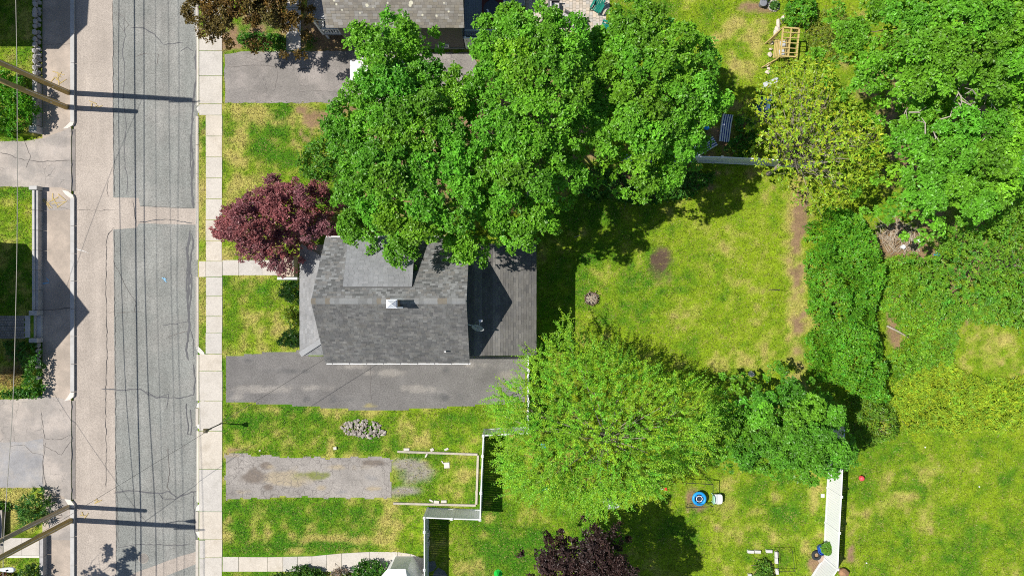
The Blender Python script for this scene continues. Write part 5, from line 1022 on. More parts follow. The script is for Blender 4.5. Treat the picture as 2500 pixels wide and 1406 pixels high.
mound('weedy_bed', 'wild green weeds and ivy over the left wall end', [(6, 832), (60, 830), (100, 840), (112, 870), (108, 905), (112, 950), (100, 972), (10, 974), (6, 950), (60, 940), (60, 890), (30, 870)], .75, (.07, .21, .02), 52, 46, .17, .5, k=5, z0=.3, edge=.4, stems=14)
mound('dead_grass_clump', 'straw coloured dead grass clump in the left weeds', [(5, 905), (35, 895), (62, 900), (60, 935), (30, 945), (5, 940)], .6, (.42, .31, .14), 53, 50, .3, .5, k=6, spread=(30, 85), wr=.10, z0=.3, edge=.4, stems=4)
mound('small_shrub', 'small green tuft at the left edge below the blue driveway', [(-5, 1228), (10, 1224), (26, 1235), (24, 1248), (0, 1252)], .5, (.10, .25, .02), 54, 70, .16, .5, edge=.3, stems=4)
mound('flower_shrub', 'dark green flowering shrub at the bottom beside the lower walk', [(660, 1412), (675, 1398), (700, 1390), (740, 1382), (770, 1386), (795, 1398), (800, 1420), (660, 1430)], 1.0, (.075, .19, .02), 55, 80, .15, .5, edge=.45, stems=6)
mound('flower_shrub', 'lilac and rust flecked shrub between two green ones', [(800, 1412), (808, 1390), (830, 1380), (852, 1388), (860, 1420), (800, 1430)], .8, (.30, .25, .20), 56, 90, .12, .4, edge=.35, amt=.35, stems=6)
mound('flower_shrub', 'round green shrub touching the white bay roof', [(855, 1415), (858, 1390), (880, 1372), (915, 1367), (945, 1378), (955, 1395), (935, 1420)], 1.1, (.07, .22, .02), 57, 90, .15, .5, edge=.5, stems=6)
mound('ground_cover', 'bright green ground cover under the olive brown tree', [(572, 100), (590, 78), (640, 80), (690, 85), (698, 120), (650, 124), (600, 118)], .55, (.085, .25, .02), 58, 70, .15, .5, edge=.3, stems=4)
mound('small_shrub', 'small green shrub in the dark mulch by the porch', [(744, 95), (752, 84), (768, 84), (774, 98), (764, 110), (750, 108)], .6, (.06, .19, .02), 59, 80, .14, .4, edge=.25, stems=4)
mound('conifer_shrub', 'dark feathery conifer nearest the front steps', [(672, 700), (690, 688), (736, 686), (738, 740), (700, 738), (674, 722)], 1.9, (.030, .095, .014), 60, 110, .2, .6, k=7, spread=(25, 70), wr=.22, edge=.6, stems=8)
mound('conifer_shrub', 'dark feathery conifer at the driveway corner of the porch', [(668, 838), (680, 818), (710, 802), (738, 798), (738, 852), (700, 852)], 1.9, (.032, .100, .014), 61, 110, .2, .6, k=7, spread=(25, 70), wr=.22, edge=.6, stems=8)
mound('small_shrub', 'yellow green shrub between the two dark porch conifers', [(690, 770), (698, 748), (738, 744), (738, 796), (705, 795)], 1.2, (.22, .33, .03), 62, 80, .16, .5, edge=.45, stems=6)
mound('bed_plant', 'leafy green vegetable plant inside the block raised bed', [(1842, 1400), (1846, 1375), (1862, 1362), (1880, 1370), (1888, 1400), (1880, 1430), (1850, 1430)], .7, (.14, .30, .03), 63, 110, .15, .4, edge=.3, stems=6)
# tree at the lower left, outside the picture, whose shadow lies on the street
tree_round('street_tree', 'small tree outside the lower left corner shading the street', [(-230, 1450), (-160, 1392), (-80, 1397), (-55, 1450), (-60, 1530), (-160, 1580), (-240, 1530)], 7.0, 5.2, 8.4, 1.8, (40, 1475), (.10, .05, .045), 66, P=.9, PR=.55, nsub=7, sr=(.2, .3), per=6, k=6, size=.2, r0=.14, limbs=20, lump=.8, under=0, amt=.3, z0=.36)
mound('red_shrub', 'dark red leafed shrub under the street lamp head', [(-20, 1402), (0, 1392), (20, 1398), (34, 1412), (30, 1450), (-20, 1450)], 1.3, (.16, .03, .035), 67, 70, .14, .5, z0=.36, edge=.4, stems=6)
mound('small_shrub', 'dark green shrub by the concrete wall at the bottom left', [(45, 1400), (60, 1382), (90, 1375), (104, 1385), (104, 1450), (45, 1450)], 1.1, (.06, .15, .02), 68, 60, .15, .5, z0=.36, edge=.4, stems=6)

# bare pale twigs sticking out of the two right hand maples
for t in [o for o in list(bpy.data.objects) if o.parent is None and o.get('label') in ('large bright green maple filling the top right corner', 'bright green maple right of the yellow leafed tree')]:
    g = random.Random(len(t.get('label'))); mb = MB()
    top = 'top right' in t['label']
    for i in range(16):
        p = W(g.uniform(2230, 2480), g.uniform(20, 260), 10.4) if top else W(g.uniform(2210, 2470), g.uniform(215, 330), 9.0)
        a = g.uniform(0, 6.28); L_ = g.uniform(.5, 1.2); q = p + Vector((math.cos(a) * L_, math.sin(a) * L_, g.uniform(.1, .5))); k_ = p.lerp(q, .5) + Vector((g.uniform(-.15, .15), g.uniform(-.15, .15), .1))
        mb.tube([p, k_, q], [.04, .03, .012], 5); e_ = k_ + Vector((math.cos(a + .8), math.sin(a + .8), .1)) * .5; mb.tube([k_, e_], [.022, .008], 4)
    mb.build('dead_twigs', mat('dead_twig', (.42, .37, .31), var=.2, fine=.2), t, kind='stuff')
# ================================================================ things in the gardens
def car(label, cpos, ang, body_m, L=4.5, Wd=1.8):
    t = thing('parked_car', label, 'car', cpos)
    M = Matrix.Translation(Vector(cpos)) @ Matrix.Rotation(ang, 4, 'Z')
    def loft(st, name, m, par, n=12):
        rings = []
        for x, hw, z0, z1, pw_ in st:
            ring = []
            for i in range(n * 2):
                a = 2 * math.pi * i / (n * 2); c, s_ = math.cos(a), math.sin(a)
                ring.append(M @ Vector((x, hw * math.copysign(abs(c) ** pw_, c), (z0 + z1) / 2 + (z1 - z0) / 2 * math.copysign(abs(s_) ** pw_, s_))))
            rings.append(ring)
        k_ = n * 2; mb = MB(); mb.add([p for r_ in rings for p in r_], [(i * k_ + j, i * k_ + (j + 1) % k_, (i + 1) * k_ + (j + 1) % k_, (i + 1) * k_ + j) for i in range(len(st) - 1) for j in range(k_)] + [tuple(range(k_ - 1, -1, -1)), tuple(range((len(st) - 1) * k_, len(st) * k_))])
        return mb.build(name, m, par, smooth=True)
    h = L / 2; w = Wd / 2
    loft([(-h, w * .42, .42, .70, .7), (-h + .10, w * .68, .34, .80, .6), (-h + .32, w * .86, .30, .86, .5), (-h + .8, w, .26, .92, .4), (-.6, w, .24, .96, .4), (.8, w, .24, .95, .4), (h - .6, w * .98, .27, .92, .4), (h - .1, w * .86, .34, .84, .45), (h, w * .7, .44, .74, .5)], 'body', body_m, t)
    loft([(-.95, w * .72, .9, .96, .4), (-.55, w * .76, .88, 1.20, .4), (-.2, w * .72, .88, 1.40, .4), (1.2, w * .72, .88, 1.42, .4), (1.7, w * .74, .88, 1.22, .4), (1.98, w * .7, .88, .98, .4)], 'windows', glass, t)
    loft([(-.15, w * .66, 1.34, 1.425, .5), (.5, w * .68, 1.36, 1.46, .5), (1.2, w * .66, 1.34, 1.44, .5)], 'roof_panel', body_m, t)
    for sx in (-1.4, 1.35):
        for sy in (-1, 1):
            c = M @ Vector((sx, sy * (w - .1), .32)); ax = (M.to_3x3() @ Vector((0, 1, 0))).normalized()
            wh = MB().tube([c - ax * .1, c + ax * .1], .32, 18).build('wheel', black_m, t); MB().tube([c + ax * sy * .1, c + ax * sy * .112], .2, 12).build('rim', galv, wh)
    for sy in (-1, 1):
        p = M @ Vector((-h + .1, sy * w * .62, .70)); MB().box(p, (.16, .34, .12), ang).build('headlight', mat('headlight', (.7, .72, .75), rough=.15), t)
        p = M @ Vector((h - .08, sy * w * .62, .74)); MB().box(p, (.14, .3, .14), ang).build('tail_light', mat('tail_light', (.35, .02, .02), rough=.2), t)
        p = M @ Vector((-.65, sy * (w + .06), .98)); MB().box(p, (.14, .2, .12), ang).build('mirror', body_m, t)
    return t
c = W(941, 182); car('white car parked under the broad maple on the upper driveway', (c.x - .05, c.y, .012), 0, mat('car_white', (.66, .66, .66), rough=.25, var=0, fine=0, bump=0, spec=.5))
c = W(-42, 1299); car('dark blue car at the lower left picture edge', (c.x, c.y, .42), R(90), mat('car_blue', (.03, .045, .08), rough=.25, var=0, fine=0, bump=0, spec=.5))
p, q = W(-110, 1240), W(16, 1360); MB().span((p.x, q.y, .2), (q.x, p.y, .40)).build('parking_pad', asph_left, kind='structure')
# rubble heap
rp = thing('rubble_heap', 'heap of pale broken stones in the grass below the main driveway', 'rubble', W(886, 1046)); rocks = []
sm_ = [mat('stone_a', (.33, .295, .26), var=.25, fine=.2), mat('stone_b', (.25, .22, .19), var=.25, fine=.2), mat('stone_c', (.43, .39, .345), var=.2, fine=.2)]
for i in range(6):
    mb = MB().rock((0, 0, 0), (1, 1, .75), i * 3 + 1, 1); me = bpy.data.meshes.new('stone'); me.from_pydata(mb.v, [], mb.f); me.materials.append(sm_[i % 3]); rocks.append(me)
def put_rock(parent, org, p, s_, name='stone'):
    o = bpy.data.objects.new(name, random.choice(rocks)); col.objects.link(o); o.parent = parent; o.location = Vector(p) - org
    o.rotation_euler = (random.uniform(-.4, .4), random.uniform(-.4, .4), random.uniform(0, 6.3)); o.scale = (s_ * random.uniform(.7, 1.4), s_ * random.uniform(.7, 1.2), s_ * random.uniform(.7, 1.1)); return o
o0 = ORG[rp.name]
for i in range(210):
    a = random.uniform(0, 6.28); r_ = random.random() ** .5; px_, py_ = 888 + 54 * r_ * math.cos(a), 1047 + 22 * r_ * math.sin(a) + 4 * math.cos(a)
    s_ = random.choice((.06, .07, .08, .09, .11, .14)); pt = W(px_, py_, 0); pt.z = s_ * .4 + .16 * (1 - r_) * random.random(); put_rock(rp, o0, pt, s_)
# timber edging of the vanished garage, loose blocks
blk = mat('block_pale', (.58, .55, .49), var=.12, fine=.15)
def timber(label, a, b):
    p, q = W(*a), W(*b); MB().bar((p.x, p.y, .07), (q.x, q.y, .075), .15, .14).build('timber_edging', wood_g, label=label, cat='timber', bevel=.012)
timber('upper weathered timber edging of the old garage plot', (971, 1101), (1166, 1108)); timber('right weathered timber edging beside the white fence', (1167, 1110), (1163, 1230)); timber('lower weathered timber edging of the old garage plot', (961, 1227), (1162, 1232))
for lb, cx_, cy_, w_, d_, rz_, h_ in (('square pale paver lying alone in the old garage plot', 1091, 1135, .38, .4, .05, .05), ('flat pale block lying just above the upper timber', 993, 1096, .40, .17, 0, .09), ('tilted pale brick stub below the upper timber', 1041, 1111, .11, .28, -.5, .08), ('thin pale stick beside the square paver', 1081, 1128, .08, .26, .6, .06),
        ('left pale block of the pair on the lower timber', 1066, 1224, .38, .20, -.12, .1), ('right pale block of the pair on the lower timber', 1084, 1223, .38, .19, .02, .1), ('small tilted brick left of the paired blocks', 1053, 1221, .28, .12, -.5, .08), ('upright pale block against the right timber', 1163, 1202, .12, .3, 0, .1), ('lower pale block against the right timber', 1163.5, 1220, .1, .4, 0, .08),
        ('small white block on the grass above the old driveway', 819, 1093, .22, .2, .1, .14), ('tiny white stone near the old driveway entrance', 635, 1099, .13, .1, .3, .06), ('grey stone half hidden on the upper timber', 1055, 1097, .25, .2, .4, .06), ('flat grey stone right of centre on the upper timber', 1090, 1096, .3, .15, .4, .05),
        ('upper grey meter box at the fence shadow', 1046, 1299, .2, .40, 0, .5), ('lower grey meter box at the fence shadow', 1046, 1322, .2, .36, 0, .5), ('square paver at the foot of the bright fence', 2008, 1209, .26, .26, 0, .05)):
    p = W(cx_, cy_); MB().box((p.x, p.y, h_ / 2 + .004), (w_, d_, h_), rz_).build('loose_block', blk, label=lb, cat='block', bevel=.012)
# fire pit, burnt patch, garden poles
fp = thing('fire_pit', 'small ring fire pit heaped with dry sticks on the back lawn', 'fire pit', W(1443, 729)); o0 = ORG[fp.name]
MB().ring((o0.x, o0.y, 0), .40, .46, 0, .22, 22).build('steel_ring', mat('rusty_steel', (.10, .06, .045), var=.3, fine=.2), fp); MB().lathe((o0.x, o0.y, 0), [(.4, .005), (.4, .03)], 18).build('ash_bed', mat('ash', (.12, .11, .10), var=.3, fine=.3), fp)
stickm = [mat('stick', (.36, .28, .2), var=.2, fine=.2), mat('stick_grey', (.42, .37, .30), var=.2, fine=.2)]
for i in range(30):
    a = random.uniform(0, 3.14); l_ = random.uniform(.25, .5); c = o0 + Vector((random.gauss(0, .13), random.gauss(0, .13), random.uniform(.08, .26))); d_ = Vector((math.cos(a), math.sin(a), random.uniform(-.15, .15))) * l_; MB().tube([c - d_, c + Vector((0, 0, .03)), c + d_], random.uniform(.012, .024), 5).build('stick', stickm[i % 2], fp)
gp = W(1877, 707); MB().tube([(gp.x, gp.y, -.1), (gp.x, gp.y, 1.75)], [.025, .022], 8).tube([(gp.x, gp.y, 1.75), (gp.x, gp.y, 1.79)], .03, 8).build('garden_pole', mat('pole_dark', (.12, .10, .08)), label='thin dark pole standing near the right edge of the back lawn', cat='pole')
p = W(1832, 911); MB().rock((p.x, p.y, .18), (.26, .24, .24), 8, 2).build('boulder', mat('boulder_pale', (.62, .58, .56), var=.15, fine=.1), label='rounded pale boulder at the lower edge of the back lawn', cat='boulder', smooth=True)
p = W(1408, 578); MB().tube([(p.x - .2, p.y - .06, .04), (p.x, p.y + .02, .06), (p.x + .22, p.y + .1, .04)], .02, 5).build('fallen_branch', stickm[1], label='short pale fallen branch in the shaded back lawn', cat='branch')
# lantern post by the footway
lb_ = W(541, 1033); lpz = thing('lantern_post', 'dark lantern post beside the footway below the main driveway', 'lamp post', lb_)
MB().tube([(lb_.x, lb_.y, 0), (lb_.x, lb_.y, 2.05)], .04, 10).build('post', black_m, lpz); br = mat('bronze', (.13, .11, .06), rough=.5)
lh = MB().box((lb_.x, lb_.y, 2.08), (.16, .16, .05)).build('lantern', br, lpz); MB().box((lb_.x, lb_.y, 2.24), (.17, .17, .26), taper=1.25).build('glass_panel', glass, lh); MB().box((lb_.x, lb_.y, 2.42), (.30, .30, .10), taper=.3).build('lantern_roof', br, lh)
MB().bar((lb_.x - .18, lb_.y, 1.9), (lb_.x + .18, lb_.y, 1.9), .025, .025).build('ladder_bar', black_m, lpz)
# manhole
mh = W(348, 1364); t = thing('manhole_cover', 'round pale iron manhole cover in the lower street', 'manhole cover', (mh.x, mh.y, ZR)); iron = mat('cover_iron', (.33, .30, .26), var=.2, fine=.2)
MB().ring((mh.x, mh.y, ZR), .30, .36, .002, .014, 28).build('frame', iron, t); MB().lathe((mh.x, mh.y, ZR), [(.29, .002), (.29, .010)], 28).build('lid', mat('lid_iron', (.24, .22, .20), fine=.2), t)
for r_ in (.08, .16, .24):
    for k_ in range(int(r_ * 60)):
        a = 6.2832 * k_ / int(r_ * 60); MB().box((mh.x + r_ * math.cos(a), mh.y + r_ * math.sin(a), ZR + .014), (.045, .03, .008), a).build('stud', iron, t)
# play corner: ring seat, black frame, little green and white chair
o0 = W(1703, 1212); bl = mat('blue_plastic', (.02, .30, .72), rough=.4, var=.05, fine=.03, bump=0); t = thing('ring_swing', 'round sky blue ring seat with dark mesh centre', 'swing', (o0.x, o0.y, 0))
MB().torus((o0.x, o0.y, .42), .40, .10, 28, 10).build('ring', bl, t, smooth=True); MB().torus((o0.x, o0.y, .44), .20, .022, 22, 8).build('inner_ring', white, t, smooth=True); MB().lathe((o0.x, o0.y, .34), [(.33, 0), (.33, .02)], 24).build('mesh_seat', mat('mesh_dark', (.035, .045, .08), rough=.6), t)
for k_ in range(4): a = .785 + k_ * 1.571; MB().bar((o0.x + .2 * math.cos(a), o0.y + .2 * math.sin(a), .44), (o0.x + .38 * math.cos(a), o0.y + .38 * math.sin(a), .46), .07, .03).build('strap', bl, t)
MB().lathe((o0.x, o0.y, 0), [(.3, 0), (.32, .06), (.28, .30), (.33, .34)], 20).build('base', mat('base_blue', (.02, .12, .3), rough=.5), t)
t = thing('tube_frame', 'thin black metal tube frame around the blue ring seat', 'frame', W(1710, 1212)); fr_ = [W(1672, 1178, 1.1), W(1741, 1182, 1.1), W(1741, 1236, 1.1), W(1676, 1238, 1.1)]
for a, b in ((0, 1), (1, 2), (3, 2)): MB().tube([fr_[a], fr_[b]], .022, 7).build('top_bar', black_m, t)
for i in range(4):
    b = fr_[i]; MB().tube([(b.x, b.y, 1.1), (b.x + (.35 if i in (0, 3) else -.1), b.y + (.15 if i < 2 else -.15), 0)], .02, 7).build('leg', black_m, t)
o0 = W(1747, 1213); t = thing('child_chair', 'small white and mint plastic chair beside the black frame', 'chair', (o0.x, o0.y, 0)); mint = mat('mint_plastic', (.42, .74, .52), rough=.4, var=.03, fine=.02, bump=0)
MB().prism([(o0.x + .34 * math.copysign(abs(math.cos(a)) ** .45, math.cos(a)), o0.y + .34 * math.copysign(abs(math.sin(a)) ** .45, math.sin(a))) for a in [k_ * .3142 for k_ in range(20)]], .40, .45).build('seat', mat('white_plastic', (.78, .80, .78), rough=.35, var=.02, fine=.02, bump=0), t)
MB().prism([(o0.x - .34 + .10 * math.cos(a) * (1 if math.cos(a) > 0 else .2), o0.y + .32 * math.sin(a)) for a in [k_ * .3142 for k_ in range(20)]], .45, .62).build('backrest', mint, t)
for sx in (-.26, .26):
    for sy in (-.26, .26): MB().tube([(o0.x + sx * 1.1, o0.y + sy * 1.1, 0), (o0.x + sx, o0.y + sy, .41)], .03, 8).build('leg', mint, t)
red = mat('red_plastic', (.62, .05, .03), rough=.4, var=.05, fine=.02, bump=0)
def ball(name, label, px_, py_, r_, m, cat, z=0): p = W(px_, py_); MB().lathe((p.x, p.y, z), [(r_ * math.cos(a), r_ + r_ * math.sin(a)) for a in np.linspace(-1.5, 1.5, 11)], 18).build(name, m, label=label, cat=cat, smooth=True)
t_ = W(2100, 1165); t = thing('play_ball', 'coral red play ball with a handle on the right lawn', 'ball', t_); MB().lathe((t_.x, t_.y, 0), [(.19 * math.cos(a), .19 + .19 * math.sin(a)) for a in np.linspace(-1.5, 1.5, 11)], 18).build('body', mat('coral', (.72, .10, .11), rough=.4, var=.05, fine=0, bump=0), t, smooth=True); MB().torus((t_.x - .12, t_.y + .15, .30), .05, .018, 12, 6).build('handle', red, t)
t_ = W(1622, 1192); t = thing('toy_spade', 'red toy spade with a white handle below the feathery tree', 'toy', t_); MB().lathe((t_.x + .06, t_.y, 0), [(.13, .01), (.15, .1), (.09, .14)], 10).build('scoop', red, t); MB().tube([(t_.x + .0, t_.y, .12), (t_.x - .3, t_.y + .0, .05)], .02, 6).build('handle', white, t)
p = W(2345, 1240); 
for lb, a, b in (('small white stone in the middle of the right lawn', 2390, 1187), ('tiny white stone at the upper right lawn', 2258, 1091), ('white stone on the lower right lawn by the brown bed', 2115, 1373)): p = W(a, b); MB().rock((p.x, p.y, .04), (.07, .06, .05), a, 1).build('lawn_stone', white_p, label=lb, cat='stone')
# raised bed, pots, tyre by the bright fence
for i, (a, b, w_, d_, lb) in enumerate(((1831, 1344, .44, .2, 'leftmost white block of the raised bed top row'), (1848, 1344, .42, .2, 'second white block of the raised bed top row'), (1876, 1343, .42, .2, 'right white block of the raised bed top row'), (1894, 1351, .2, .40, 'upper white block of the raised bed right side'), (1894, 1366, .2, .40, 'lower white block of the raised bed right side'), (1829, 1403, .22, .3, 'white block at the raised bed left edge'), (1895, 1392, .2, .4, 'white block of the raised bed right side at the picture edge'))):
    p = W(a, b); MB().box((p.x, p.y, .1), (w_, d_, .2), .02 * (i - 3)).build('bed_block', mat('bed_white', (.58, .57, .54), fine=.1), label=lb, cat='block', bevel=.012)
t = thing('wire_cage', 'thin black wire frame standing right of the raised bed', 'frame', W(1918, 1365)); q_ = [W(1898, 1342, .5), W(1934, 1341, .5), W(1941, 1394, .5), W(1902, 1394, .5)]
for a, b in ((0, 1), (1, 2), (2, 3), (0, 3)): MB().tube([q_[a], q_[b]], .014, 6).build('top_wire', black_m, t)
for b in q_: MB().tube([(b.x, b.y, 0), b], .014, 6).build('leg', black_m, t)
p = W(2003, 1336); t = thing('plant_pot', 'blue tub holding a leafy green plant by the bright fence', 'plant pot', p); MB().lathe((p.x, p.y, 0), [(.26, 0), (.36, .36), (.38, .42), (.33, .42), (.30, .30)], 20).build('tub', mat('tub_blue', (.02, .09, .42), rough=.4, var=.05, fine=.02, bump=0), t, smooth=False)
g = np.random.default_rng(5); d_ = dirs(160, g, 0); V, F, C = rosettes(np.array([[p.x + .12, p.y + .22, .75]]) + d_ * .34, nrm(d_ + np.array([[0, 0, .5]])), 5, .15, (.14, .32, .03), g); npmesh('foliage', V, F, C, t, leafm()); MB().tube([(p.x, p.y, .3), (p.x + .1, p.y + .2, .8)], .02, 5).build('stem', bark(), t)
p = W(1991, 1353); t = thing('old_tyre', 'black tyre leaning in dry litter by the bright fence', 'tyre', p); MB().torus((p.x, p.y, .13), .25, .10, 22, 8).build('tread', mat('rubber', (.03, .035, .04), rough=.8, fine=.1), t, smooth=True); MB().lathe((p.x, p.y, .02), [(.16, 0), (.16, .03)], 14).build('litter', mat('litter', (.33, .23, .13), fine=.3), t)
p = W(2007, 1362); MB().lathe((p.x, p.y, 0), [(.34, 0), (.38, .1), (.36, .14), (.2, .17)], 16).build('clay_tray', mat('clay_tan', (.36, .28, .22), var=.2, fine=.2), label='round tan tray beside the black tyre', cat='tray')
for a, b, lb in (((1998, 1358, .2), (2026, 1350, .9), 'thin dark stake leaning on the bright fence'), ((2004, 1372, .1), (2016, 1396, .5), 'dark stake pointing down from the tan tray')): MB().tube([W(*a), W(*b)], .02, 6).build('garden_stake', black_m, label=lb, cat='stake')
p = W(2055, 1392); MB().rock((p.x, p.y, .2), (.42, .36, .3), 12, 2).build('boulder', mat('rust_rock', (.33, .185, .10), var=.3, fine=.25), label='rusty brown rock right of the bright fence', cat='rock')
p = W(1216, 1399); t = thing('toy_cone', 'bright green toy tent cone at the bottom of the lower lawn', 'toy', p); gm_ = mat('toy_green', (.02, .52, .06), rough=.4, var=.03, fine=0, bump=0); MB().lathe((p.x, p.y, 0), [(.26, 0), (.26, .03), (.05, .42), (.02, .44)], 6).build('cone', gm_, t); MB().lathe((p.x, p.y, 0), [(.30, 0), (.30, .025)], 12).build('rim', gm_, t)
sgr = mat('slate_dark', (.16, .165, .175), var=.15, fine=.15)
for lb, pts in (('left dark flagstone inside the fence shadow', [(1046, 1370), (1062, 1368), (1066, 1382), (1058, 1392), (1046, 1396)]), ('right dark flagstone inside the fence shadow', [(1060, 1394), (1070, 1384), (1085, 1392), (1098, 1412), (1055, 1412)]), ('brown grey flagstone below the lower walk end', [(1000, 1388), (1034, 1386), (1034, 1412), (1012, 1412)])): MB().prism(pw(pts), 0, .03).build('flagstone', sgr, label=lb, cat='flagstone')
# toys half hidden by the feathery tree
o0 = W(1490, 1222); t = thing('grill', 'covered pale grey cart half hidden below the feathery tree', 'grill', o0); gr_ = mat('tarp_grey', (.55, .56, .58), rough=.6, var=.15, scale=3, fine=.1)
MB().box((o0.x, o0.y, .45), (1.1, .6, .8), .1, taper=.92).build('cover', gr_, t, bevel=.08)
for sx in (-.45, .45): MB().tube([(o0.x + sx, o0.y - .22, .1), (o0.x + sx, o0.y + .22, .1)], .1, 12).build('wheel', black_m, t)
for lb, a, b in (('bright blue toy bucket under the feathery tree edge', 1332, 1193), ('blue toy bucket under the upper left feathery tree', 1326, 1086), ('small blue bucket in the shaded shrubs below the maple', 1537, 472), ('blue toy bucket by the striped lounger', 1723, 313)):
    p = W(a, b); t = thing('toy_bucket', lb, 'bucket', p); MB().lathe((p.x, p.y, 0), [(.13, 0), (.18, .25), (.20, .27), (.17, .27)], 14).build('pail', bl, t); MB().tube([(p.x - .18, p.y, .26), (p.x, p.y + .1, .36), (p.x + .18, p.y, .26)], .01, 5).build('handle', white, t)
# striped loungers
def lounger(label, px_, py_, ang):
    p = W(px_, py_); t = thing('sun_lounger', label, 'sun lounger', p); M = Matrix.Translation(p) @ Matrix.Rotation(ang, 4, 'Z'); bs, ws = mat('stripe_blue', (.03, .06, .28), rough=.7), mat('stripe_white', (.74, .76, .80), rough=.7)
    st = [(-.92, .32), (.35, .34), (.62, .40), (.92, .52)]
    for i in range(9):
        y0, y1 = -.34 + i * .0756, -.34 + (i + 1) * .0756; vs_ = []
        for x_, z_ in st: vs_ += [M @ Vector((x_, y0, z_)), M @ Vector((x_, y1, z_)), M @ Vector((x_, y0, z_ + .05)), M @ Vector((x_, y1, z_ + .05))]
        fs_ = []
        for k_ in range(3):
            b = k_ * 4; fs_ += [(b + 2, b + 6, b + 7, b + 3), (b, b + 1, b + 5, b + 4), (b, b + 4, b + 6, b + 2), (b + 1, b + 3, b + 7, b + 5)]
        MB().add(vs_, fs_ + [(0, 2, 3, 1), (12, 13, 15, 14)]).build('stripe', (bs, ws)[(i + 1) % 2], t)
    fm = MB()
    for y_ in (-.35, .35): fm.tube([M @ Vector((-.95, y_, .3)), M @ Vector((.4, y_, .31)), M @ Vector((.95, y_, .48))], .018, 6)
    fm.build('frame', galv, t)
    for x_ in (-.8, .5):
        for y_ in (-.33, .33): MB().tube([M @ Vector((x_, y_, 0)), M @ Vector((x_, y_, .31))], .018, 6).build('leg', galv, t)
lounger('blue and white striped lounger in the shade above the fence', 1768, 317, R(83)); lounger('second striped lounger mostly hidden under the rounded maple', 1712, 364, R(30))
p = W(1822, 313); MB().lathe((p.x, p.y, 0), [(.15, 0), (.19, .2), (.13, .3), (.1, .3)], 12).build('red_pot', red, label='red pot in the dark leaves right of the lounger', cat='pot')
# garden swing seat half under the magnolia
o0 = W(1856, 245); t = thing('swing_seat', 'white framed swing seat with blue cushions under the yellow green tree', 'swing seat', o0); cb = mat('cushion_blue', (.06, .12, .22), rough=.8)
MB().bar((o0.x - .5, o0.y + .45, 1.9), (o0.x + .5, o0.y + .85, 1.9), .3, .04).build('canopy', mat('canopy_pale', (.5, .52, .55)), t); MB().box((o0.x - .1, o0.y - .6, .5), (.6, 1.2, .12), -.2).build('seat', cb, t); MB().box((o0.x + .25, o0.y - .55, .8), (.1, 1.2, .5), -.2).build('backrest', cb, t)
for sx, sy in ((-.5, .45), (.5, .85), (-.35, -1.2), (.4, -1.1)): MB().tube([(o0.x + sx, o0.y + sy, 0), (o0.x + sx * .8, o0.y + sy * .9, 1.9)], .025, 7).build('post', white, t)
# wooden arbour swing and edging stones, top right
ym = mat('yellow_pine', (.50, .38, .15), var=.12, scale=5, fine=.1, bump=.2); t = thing('arbour_swing', 'yellow pine arbour with a slatted swing bench at top right', 'arbour', W(1918, 110))
zt_ = 2.1; A_ = [W(1912, 68, zt_), W(1951, 71, zt_), W(1944, 140, zt_), W(1905, 138, zt_)]
for b in A_: MB().bar((b.x, b.y, 0), b, .09, .09).build('post', ym, t)
for a, b in ((0, 1), (1, 2), (2, 3), (3, 0)): MB().bar(A_[a], A_[b], .09, .12).build('beam', ym, t)
for f in (.18, .36, .54, .72, .88): MB().bar(A_[0].lerp(A_[3], f) + Vector((0, 0, .09)), A_[1].lerp(A_[2], f) + Vector((0, 0, .09)), .05, .06).build('rafter', ym, t)
MB().bar(A_[0].lerp(A_[1], .48) + Vector((0, 0, .06)), A_[3].lerp(A_[2], .48) + Vector((0, 0, .06)), .06, .08).build('beam', ym, t)
for p_, q_ in ((W(1880, 96, .9), A_[0]), (W(1890, 96, .9), A_[0]), (W(1872, 155, .9), A_[3])): MB().bar((p_.x, p_.y, .05), (q_.x, q_.y, 1.6), .07, .09).build('brace', ym, t)
s0, s1 = W(1893, 98, .6), W(1888, 142, .6); ux = Vector((1, -.05, 0))
for i in range(7): d_ = ux * (.10 * i); MB().bar(s0 + d_ + Vector((0, 0, .02 * i)), s1 + d_ + Vector((0, 0, .02 * i)), .075, .03).build('seat_slat', ym, t)
MB().bar(s0 + ux * .75 + Vector((0, 0, .35)), s1 + ux * .75 + Vector((0, 0, .35)), .06, .5).build('backrest', ym, t)
for f in (.12, .88):
    for dx_ in (0, .65): MB().tube([s0.lerp(s1, f) + ux * dx_, Vector((*(A_[0].lerp(A_[3], f)).xy, zt_)) + ux * dx_ * .6], .008, 4).build('chain', galv, t)
pil = mat('cushion_pale', (.48, .5, .54), rough=.9)
for lb, f in (('upper pale cushion on the wooden swing bench', .25), ('lower pale cushion on the wooden swing bench', .72)): c = s0.lerp(s1, f) + ux * .48 + Vector((0, 0, .19)); MB().box(c, (.42, .42, .14), .1, taper=.7).build('cushion', pil, label=lb, cat='cushion', bevel=.04)
es = mat('edge_stone', (.58, .50, .41), var=.15, fine=.15)
for i, (a, b, w_, d_) in enumerate(((1899, 58, .2, .42), (1897, 72, .22, .3), (1893, 80, .24, .26), (1892, 86, .2, .2), (1911, 46, .2, .3), (1883, 105, .2, .17), (1880, 122, .17, .1), (1878, 135, .2, .22), (1874, 160, .18, .2), (1876, 168, .2, .16), (1873, 177, .22, .2), (1884, 200, .2, .18))):
    p = W(a, b); MB().rock((p.x, p.y, .07), (w_, d_, .14), i + 3, 1).build('edging_stone', es, label=('longest', 'second', 'third', 'fourth', 'topmost', 'triangular', 'thin flat', 'larger flat', 'upper lower-group', 'middle lower-group', 'pale lower-group', 'hidden last')[i] + ' tan edging stone along the arbour lawn edge', cat='stone', group='tan edging stones')
